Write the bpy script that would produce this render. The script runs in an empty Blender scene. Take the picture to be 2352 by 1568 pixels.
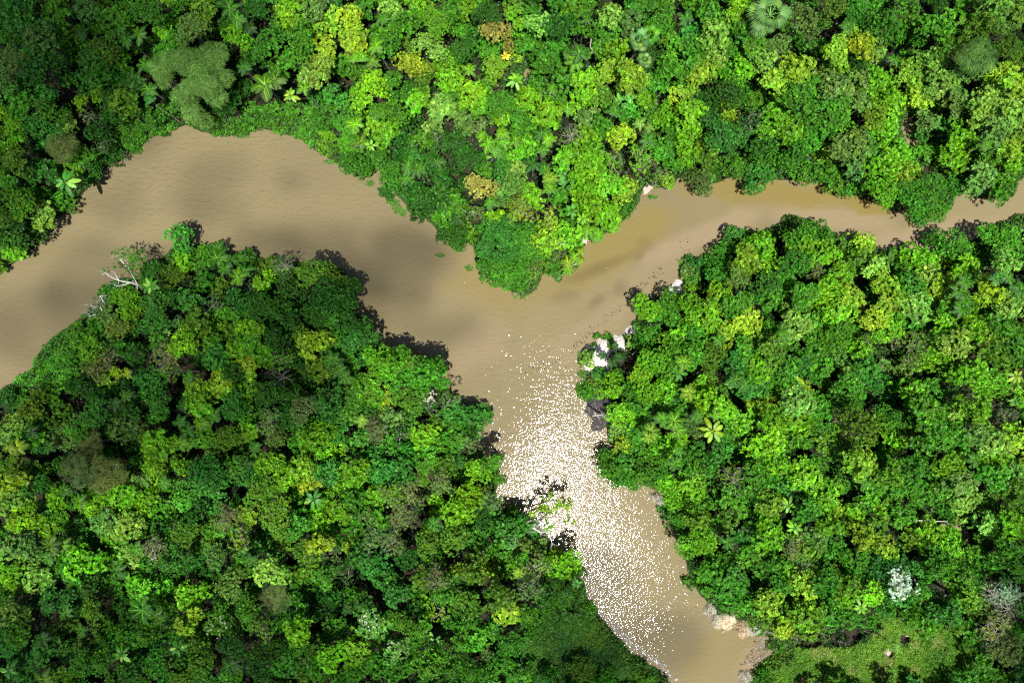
import bpy, math, random, zlib
import numpy as np
from mathutils import Vector, Quaternion

# ------------------------------------------------------------------ scene, camera, measure
S = bpy.context.scene
COL = S.collection
H = 110.0                       # the drone's height over the water, metres
K = 1.5 / 2352.0                # photo-overview units (2352 wide) to metres per metre of distance
def un(u, v, z=0.0):            # a place in the overview (u right, v down) at height z -> metres
    s = K * (H - z)
    return (u - 1176.0) * s, (784.0 - v) * s
def tile(t, x, y):              # tile coordinates -> overview units
    return 784.0 * t[0] + x / 3.0, 522.67 * t[1] + y / 3.0
def px(x, y):                   # full photo pixels -> overview units
    return x / 1.7415, y / 1.7415
RNG = np.random.default_rng(11)
def seed_of(*a): return zlib.crc32(repr(a).encode())

# ------------------------------------------------------------------ small noise
def vnoise(x, y, scale, seed):
    x = np.asarray(x, float) / scale; y = np.asarray(y, float) / scale
    xi = np.floor(x).astype(np.int64); yi = np.floor(y).astype(np.int64)
    fx = x - xi; fy = y - yi
    fx = fx * fx * (3 - 2 * fx); fy = fy * fy * (3 - 2 * fy)
    def h(a, b):
        n = (a * 374761393 + b * 668265263 + seed * 974634777) & 0xffffffff
        n = ((n ^ (n >> 13)) * 1274126177) & 0xffffffff
        return ((n ^ (n >> 16)) & 0xffff) / 65535.0
    a = h(xi, yi); b = h(xi + 1, yi); c = h(xi, yi + 1); d = h(xi + 1, yi + 1)
    return (a + (b - a) * fx) * (1 - fy) + (c + (d - c) * fx) * fy
def fbm(x, y, scale, seed, n=3):
    t = 0; w = 1; s = 0
    for i in range(n):
        t = t + w * vnoise(x, y, scale / 2 ** i, seed + i * 17); s += w; w *= .5
    return t / s

# ------------------------------------------------------------------ mesh helpers
def mesh(name, V, F, mat, col=None, smooth=False):
    """V (n,3); F (m,k) all the same k, or a list of such arrays; col (n,3) or None"""
    V = np.asarray(V, np.float32)
    if not isinstance(F, list): F = [F]
    F = [np.asarray(f, np.int32) for f in F if len(f)]
    me = bpy.data.meshes.new(name)
    me.vertices.add(len(V)); me.vertices.foreach_set('co', V.ravel())
    nl = sum(f.size for f in F); nf = sum(len(f) for f in F)
    me.loops.add(nl); me.loops.foreach_set('vertex_index', np.concatenate([f.ravel() for f in F]))
    tot = np.concatenate([np.full(len(f), f.shape[1], np.int32) for f in F])
    st = np.concatenate([[0], np.cumsum(tot)[:-1]]).astype(np.int32)
    me.polygons.add(nf); me.polygons.foreach_set('loop_start', st); me.polygons.foreach_set('loop_total', tot)
    if smooth: me.polygons.foreach_set('use_smooth', np.ones(nf, bool))
    if col is not None:
        a = me.attributes.new('col', 'FLOAT_COLOR', 'POINT')
        c = np.ones((len(V), 4), np.float32); c[:, :3] = col
        a.data.foreach_set('color', c.ravel())
    me.materials.append(mat); me.update(calc_edges=True)
    return me
def link(name, data, parent=None, **props):
    o = bpy.data.objects.new(name, data); COL.objects.link(o)
    if parent: o.parent = parent
    for k, v in props.items(): o[k] = v
    return o

# ------------------------------------------------------------------ materials
def new_mat(name):
    m = bpy.data.materials.new(name); m.use_nodes = True
    nt = m.node_tree; nt.nodes.clear()
    return m, nt, nt.nodes, nt.links
def leaf_material():
    m, nt, N, L = new_mat('leaf')
    out = N.new('ShaderNodeOutputMaterial')
    at = N.new('ShaderNodeAttribute'); at.attribute_name = 'col'
    oi = N.new('ShaderNodeObjectInfo')
    mul = N.new('ShaderNodeMix'); mul.data_type = 'RGBA'; mul.blend_type = 'MULTIPLY'; mul.inputs[0].default_value = 1
    L.new(at.outputs['Color'], mul.inputs[6]); L.new(oi.outputs['Color'], mul.inputs[7])
    p = N.new('ShaderNodeBsdfPrincipled'); p.inputs['Roughness'].default_value = .5
    p.inputs['Specular IOR Level'].default_value = .28
    L.new(mul.outputs[2], p.inputs['Base Color'])
    tr = N.new('ShaderNodeBsdfTranslucent')
    warm = N.new('ShaderNodeMix'); warm.data_type = 'RGBA'; warm.blend_type = 'MULTIPLY'; warm.inputs[0].default_value = 1
    warm.inputs[7].default_value = (1.5, 1.35, .5, 1)
    L.new(mul.outputs[2], warm.inputs[6]); L.new(warm.outputs[2], tr.inputs['Color'])
    mx = N.new('ShaderNodeMixShader'); mx.inputs[0].default_value = .3
    L.new(p.outputs[0], mx.inputs[1]); L.new(tr.outputs[0], mx.inputs[2]); L.new(mx.outputs[0], out.inputs[0])
    return m
def simple(name, c1, c2, scale=6.0, rough=.9, bump=.3, spec=.2, detail=6.0):
    m, nt, N, L = new_mat(name)
    out = N.new('ShaderNodeOutputMaterial'); p = N.new('ShaderNodeBsdfPrincipled')
    tc = N.new('ShaderNodeTexCoord'); no = N.new('ShaderNodeTexNoise')
    no.inputs['Scale'].default_value = scale; no.inputs['Detail'].default_value = detail
    L.new(tc.outputs['Object'], no.inputs['Vector'])
    r = N.new('ShaderNodeValToRGB'); r.color_ramp.elements[0].position = .35; r.color_ramp.elements[1].position = .65
    r.color_ramp.elements[0].color = (*c1, 1); r.color_ramp.elements[1].color = (*c2, 1)
    L.new(no.outputs[0], r.inputs[0]); L.new(r.outputs[0], p.inputs['Base Color'])
    b = N.new('ShaderNodeBump'); b.inputs['Strength'].default_value = bump; b.inputs['Distance'].default_value = .1
    L.new(no.outputs[0], b.inputs['Height']); L.new(b.outputs[0], p.inputs['Normal'])
    p.inputs['Roughness'].default_value = rough; p.inputs['Specular IOR Level'].default_value = spec
    L.new(p.outputs[0], out.inputs[0])
    return m
LEAF = leaf_material()
BARK = simple('bark', (.06, .05, .035), (.14, .12, .09), 9)
PALEBARK = simple('pale_bark', (.17, .155, .12), (.34, .32, .27), 14)
WHITEBARK = simple('bleached_wood', (.48, .46, .42), (.74, .72, .68), 10)
MUD = simple('wet_mud', (.022, .017, .011), (.06, .045, .028), 1.2)
DARKMUD = simple('dark_litter_mud', (.014, .013, .014), (.055, .052, .052), 9, detail=9)
SAND = simple('pale_sand', (.30, .26, .235), (.60, .56, .53), 3.5, bump=1.0, detail=9)
PINKSAND = simple('pink_sand', (.26, .19, .15), (.50, .42, .36), 4.0, bump=.6, detail=9)
REDDIRT = simple('red_dirt', (.10, .045, .032), (.26, .14, .11), 3.0, bump=.5, detail=8)
TANWOOD = simple('sawn_pale_wood', (.34, .27, .19), (.52, .43, .31), 5)
RAILWOOD = simple('grey_rail_wood', (.26, .22, .17), (.42, .37, .30), 8)
RUBBLE = simple('ash_grey', (.10, .10, .10), (.52, .51, .50), 4.5, bump=1.0, detail=9)
PAINT = simple('weathered_white', (.52, .52, .50), (.74, .74, .72), 8)

C = {  # leaf albedo
 'l': (.110, .300, .008), 'y': (.185, .330, .016), 'g': (.050, .190, .009), 'd': (.022, .100, .006), 'b': (.036, .165, .016),
 'o': (.072, .180, .010), 's': (.090, .190, .032), 'p': (.145, .310, .042), 'm': (.260, .270, .050), 'e': (.100, .155, .036),
 'w': (.40, .50, .42), 'u': (.15, .26, .15), 'v': (.54, .50, .41), 'k': (.52, .46, .02), 'f': (.085, .20, .045)}

# ------------------------------------------------------------------ leaves
def frame(A):
    ref = np.where(np.abs(A[:, 2:3]) < .9, np.array([[0, 0, 1.]]), np.array([[1., 0, 0]]))
    t1 = np.cross(ref, A); t1 /= np.linalg.norm(t1, axis=1, keepdims=True) + 1e-9
    return t1, np.cross(A, t1)
def leaves(P, A, k, Ln, Wd, spread, droop, rng, tint=None, lv=.16, hue=.10):
    """k leaves radiating from each tuft P about its axis A; one folded quad each"""
    P = np.asarray(P, float); A = np.asarray(A, float); n = len(P)
    A = A / (np.linalg.norm(A, axis=1, keepdims=True) + 1e-9)
    t1, t2 = frame(A)
    ph = 2 * np.pi * (np.arange(k)[None] + rng.random((n, k)) * .8 + rng.random((n, 1))) / k
    sp = np.clip(spread + rng.normal(0, .22, (n, k)), .1, 1.9)
    s, c = np.sin(sp)[..., None], np.cos(sp)[..., None]
    rad = t1[:, None] * np.cos(ph)[..., None] + t2[:, None] * np.sin(ph)[..., None]
    D = A[:, None] * c + rad * s
    side = np.cross(D, A[:, None] + rng.normal(0, .35, (n, k, 3)))
    side /= np.linalg.norm(side, axis=2, keepdims=True) + 1e-9
    ln = Ln * (.65 + .7 * rng.random((n, k, 1))) ; wd = Wd * (.7 + .6 * rng.random((n, k, 1)))
    B = P[:, None] + D * ln * .08
    M = P[:, None] + D * ln * .5 + np.cross(side, D) * wd * .0
    T = P[:, None] + D * ln
    T[..., 2] -= (droop * ln)[..., 0]; M[..., 2] += (.1 * ln * droop)[..., 0]
    V = np.stack([B, M + side * wd * .5, T, M - side * wd * .5], 2).reshape(-1, 3)
    F = np.arange(n * k * 4).reshape(-1, 4)
    lum = np.exp(rng.normal(0, lv, (n, k, 1))) * np.ones(3)
    hv = rng.normal(0, hue, (n, k, 1)); lum = lum * np.concatenate([1 + hv, 1 + hv * .25, 1 - hv * .6], 2)
    lum = np.clip(lum, .2, 3)
    if tint is not None: lum = lum * np.asarray(tint)[:, None]
    col = np.repeat(lum.reshape(-1, 3), 4, 0)
    return V, F, col
class Bag:                      # several leaf batches in one mesh
    def __init__(s): s.V = []; s.F = []; s.c = []; s.n = 0
    def add(s, V, F, c):
        s.V.append(V); s.F.append(F + s.n); s.c.append(c); s.n += len(V)
    def mesh(s, name, mat=None):
        return mesh(name, np.concatenate(s.V), np.concatenate(s.F), mat or LEAF, np.concatenate(s.c))
def dome_dirs(n, rng, low=-.25):
    z = low + (1 - low) * rng.random(n); a = 2 * np.pi * rng.random(n); r = np.sqrt(np.clip(1 - z * z, 0, 1))
    return np.stack([r * np.cos(a), r * np.sin(a), z], 1)
HABIT = {   # lobe radius, tuft spacing, leaves, length, width, spread, droop, keep, flatness
 'A': (.90, .54, 9, .37, .22, 1.15, .10, 1.0, .62),
 'B': (.78, .40, 7, .27, .16, 1.05, .06, 1.0, .70),
 'C': (1.0, .34, 9, .50, .05, .95, .45, 1.0, .80),
 'E': (.90, .46, 7, .27, .13, 1.15, .15, .60, .60),
 'V': (.70, .27, 5, .30, .20, 1.0, .05, 1.0, .45)}
def lobe(bag, c, rl, hab, rng, tint=1.0):
    _, sp, k, Ln, Wd, spr, dr, keep, fl = HABIT[hab]
    n = max(6, int(2 * np.pi * rl * rl * 1.25 / sp ** 2 * keep))
    d = dome_dirs(n, rng)
    rr = rl * (.62 + .48 * rng.random((n, 1)) ** .7)
    P = np.asarray(c) + d * rr * np.array([1, 1, .85])
    A = d + np.array([0, 0, .55]) + rng.normal(0, .28, (n, 3))
    t = np.exp(rng.normal(0, .22, (n, 1))) * np.ones(3) * tint
    bag.add(*leaves(P, A, k, Ln, Wd, spr, dr, rng, t))
def crown_lobes(R, hab, rng):
    rl0, fl = HABIT[hab][0], HABIT[hab][8]
    rl0 = min(rl0, R * .55)
    pts = []
    ax = .8 + .4 * rng.random(); ang = rng.random() * 3.14
    for _ in range(int(60 + 40 * (R / rl0) ** 2)):
        a = rng.random() * 2 * np.pi
        edge = R * (1 + .22 * math.sin(2 * a + ang) + .2 * math.sin(3 * a + ang * 2.3)) - rl0 * .75
        r = max(edge, .05) * math.sqrt(rng.random())
        x, y = r * math.cos(a), r * math.sin(a)
        if all((x - q[0]) ** 2 + (y - q[1]) ** 2 > (rl0 * .92) ** 2 for q in pts):
            h = R * fl * (1 - (r / (R * 1.15)) ** 2) + rng.normal(0, .24 * rl0 + .08 * R)
            pts.append((x, y, h, rl0 * (.78 + .5 * rng.random())))
    return pts
def crown_bag(R, hab, rng):
    b = Bag(); L = crown_lobes(R, hab, rng)
    for x, y, h, rl in L:
        t = np.exp(rng.normal(0, .13)) * np.array([1 + rng.normal(0, .09), 1, 1 - .2 * rng.random()])
        lobe(b, (x, y, h - rl * .6), rl, hab, rng, t)
    return b, L

# ------------------------------------------------------------------ wood
def tube(path, radii, V, F, sides=5):
    path = [Vector(p) for p in path]; base = len(V)
    for i, p in enumerate(path):
        d = (path[min(i + 1, len(path) - 1)] - path[max(i - 1, 0)]).normalized()
        a = d.orthogonal().normalized(); b = d.cross(a)
        for j in range(sides):
            t = 2 * math.pi * j / sides
            V.append(p + (a * math.cos(t) + b * math.sin(t)) * radii[i])
    for i in range(len(path) - 1):
        for j in range(sides):
            q = base + i * sides
            F.append((q + j, q + (j + 1) % sides, q + sides + (j + 1) % sides, q + sides + j))
    F.append(tuple([base + (len(path) - 1) * sides + j for j in range(4)]))
def branch(V, F, p, d, ln, r, depth, rng, wob=.25, up=.1):
    path = [Vector(p)]; dd = Vector(d).normalized(); n = 5
    for i in range(n):
        dd = (dd + Vector(rng.normal(0, wob, 3)) + Vector((0, 0, up))).normalized()
        path.append(path[-1] + dd * ln / n)
    tube(path, [r * (1 - .75 * i / n) for i in range(n + 1)], V, F, 4 if depth < 2 else 6)
    if depth > 0:
        for i in range(2, n + 1):
            for _ in range(1 if i < n else 2):
                q = (dd + Vector(rng.normal(0, .75, 3))).normalized()
                branch(V, F, path[i], q, ln * (.45 + .25 * rng.random()), r * (1 - .75 * i / n) * .65, depth - 1, rng, wob, up)
def wood_mesh(name, V, F, mat): return mesh(name, [tuple(v) for v in V], np.array(F), mat)
def trunk_mesh(name, R, lobes, mat, rng, twigs=False):
    """unit-height trunk (z 0..1 is ground to crown base) with limbs kept for the crown object"""
    V, F = [], []
    pts = [(0, 0, -.04), (.02, 0, .3), (-.02, .02, .65), (0, 0, 1.0)]
    tube(pts, [.30, .20, .16, .12], V, F, 7)
    return wood_mesh(name, V, F, mat)
def limbs_mesh(name, R, lobes, mat, rng, twigs):
    V, F = [], []
    for x, y, h, rl in lobes[:14]:
        e = Vector((x, y, h - rl * .5)); s = Vector((0, 0, -R * .45))
        m = s.lerp(e, .5) + Vector((x * .12, y * .12, -.12 * R))
        tube([s, m, e], [.10 + .015 * R, .07, .03], V, F, 4)
        if twigs:
            for _ in range(3):
                d = Vector(dome_dirs(1, rng, .1)[0])
                branch(V, F, e - Vector((0, 0, .2)), d, rl * 1.2, .024, 1, rng, .22, .05)
    return wood_mesh(name, V, F, mat)

# ------------------------------------------------------------------ the river's banks
NORTH = [(-2600, 2300), (-1500, 1500), (-300, 800), (0, 628), (40, 600), (75, 580), (100, 545), (130, 510), (180, 460), (215, 420), (250, 385), (283, 348), (320, 350), (345, 320), (380, 308), (428, 286),
 (465, 305), (520, 317), (560, 312), (600, 300), (640, 305), (690, 315), (720, 340), (760, 370), (800, 395), (845, 410), (872, 392), (885, 425), (930, 470), (990, 515), (1010, 535), (1040, 570), (1065, 560),
 (1085, 565), (1095, 610), (1120, 645), (1155, 660), (1200, 684), (1225, 670), (1250, 632), (1290, 628), (1338, 600), (1345, 555), (1380, 545), (1430, 510), (1470, 465), (1480, 440), (1540, 430), (1560, 402),
 (1600, 422), (1630, 428), (1700, 405), (1710, 428), (1750, 420), (1800, 415), (1860, 410), (1895, 405), (1905, 440), (1980, 455), (2050, 488), (2120, 492), (2185, 490), (2195, 450), (2220, 445), (2260, 462),
 (2330, 452), (2337, 420), (2352, 402), (2700, 330), (3600, 200), (5200, 0), (5200, -3500), (-3500, -3500), (-3500, 2300)]
EAST = [(5200, 130), (3600, 330), (2700, 430), (2352, 490), (2290, 502), (2260, 542), (2220, 547), (2145, 572), (2120, 592), (2060, 592), (2020, 590), (2010, 562), (1960, 562), (1930, 548), (1905, 524), (1830, 494),
 (1800, 494), (1790, 510), (1750, 528), (1700, 530), (1640, 565), (1640, 592), (1600, 588), (1575, 612), (1568, 645), (1535, 668), (1525, 682), (1465, 678), (1455, 737), (1430, 765), (1380, 772), (1352, 790), (1332, 815),
 (1338, 850), (1352, 875), (1325, 885), (1325, 915), (1352, 925), (1362, 960), (1400, 985), (1412, 1030), (1378, 1048), (1378, 1085), (1420, 1118), (1470, 1110), (1510, 1130), (1515, 1165), (1545, 1220),
 (1565, 1270), (1585, 1330), (1610, 1370), (1640, 1410), (1725, 1450), (1760, 1462), (1790, 1485), (1750, 1520), (1710, 1568), (1900, 1860), (2300, 2300), (2600, 4200), (5200, 4200)]
WEST = [(-2600, 2800), (-1500, 1900), (-300, 1080), (0, 893), (20, 885), (70, 855), (100, 800), (180, 735), (235, 690), (262, 652), (320, 640), (335, 603), (385, 585), (412, 548), (440, 552), (470, 575), (570, 585), (650, 594),
 (730, 608), (770, 606), (796, 618), (806, 670), (826, 732), (868, 790), (930, 804), (1006, 842), (1025, 872), (1044, 920), (1095, 975), (1098, 1010), (1145, 1090), (1142, 1150), (1180, 1172), (1210, 1190),
 (1255, 1222), (1262, 1256), (1315, 1280), (1332, 1315), (1350, 1370), (1400, 1440), (1450, 1495), (1518, 1540), (1530, 1568), (1700, 1840), (2050, 2300), (2300, 4200), (-3500, 4200), (-3500, 2800)]
LANDS = [np.array([un(u, v) for u, v in q]) for q in (NORTH, EAST, WEST)]
def poly_sd(X, Y, Q):           # signed distance, positive inside
    d = np.full(X.shape, 1e9); ins = np.zeros(X.shape, bool)
    for a, b in zip(Q, np.roll(Q, -1, 0)):
        e = b - a; L2 = e @ e
        t = np.clip(((X - a[0]) * e[0] + (Y - a[1]) * e[1]) / L2, 0, 1)
        d = np.minimum(d, np.hypot(X - a[0] - t * e[0], Y - a[1] - t * e[1]))
        if a[1] != b[1]:
            c = ((a[1] > Y) != (b[1] > Y)) & (X < (b[0] - a[0]) * (Y - a[1]) / (b[1] - a[1]) + a[0]); ins ^= c
    return np.where(ins, d, -d)
POOLS = [(1214, 172, 13, 14), (1217, 200, 15, 9), (2086, 292, 16, 26), (2100, 318, 26, 16), (2092, 342, 18, 20), (2020, 830, 14, 12), (2203, 1222, 22, 20), (2165, 1210, 14, 10), (2214, 1236, 16, 16), (1977, 826, 9, 7)]
def land_sd(X, Y):
    X = np.asarray(X, float); Y = np.asarray(Y, float)
    s = np.maximum.reduce([poly_sd(X, Y, Q) for Q in LANDS])
    s = s - .15 + .9 * (fbm(X, Y, 2.2, 5, 2) - .55)
    for u, v, a, b in POOLS:
        cx, cy = un(u, v); ra, rb = a * K * H, b * K * H
        q = np.hypot((X - cx) / ra, (Y - cy) / rb) - 1
        s = np.minimum(s, q * min(ra, rb) * 1.0 + .25 * (vnoise(X, Y, .6, 9) - .5))
    return s
def ground_z(X, Y):
    s = land_sd(X, Y)
    up = .75 * (1 - np.exp(-np.clip(s, 0, None) * .9)) + .35 * np.clip(s, 0, 4) / 4 * fbm(X, Y, 6, 3)
    return np.where(s > 0, up, np.clip(s * .8, -1.6, 0)) + .02
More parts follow.
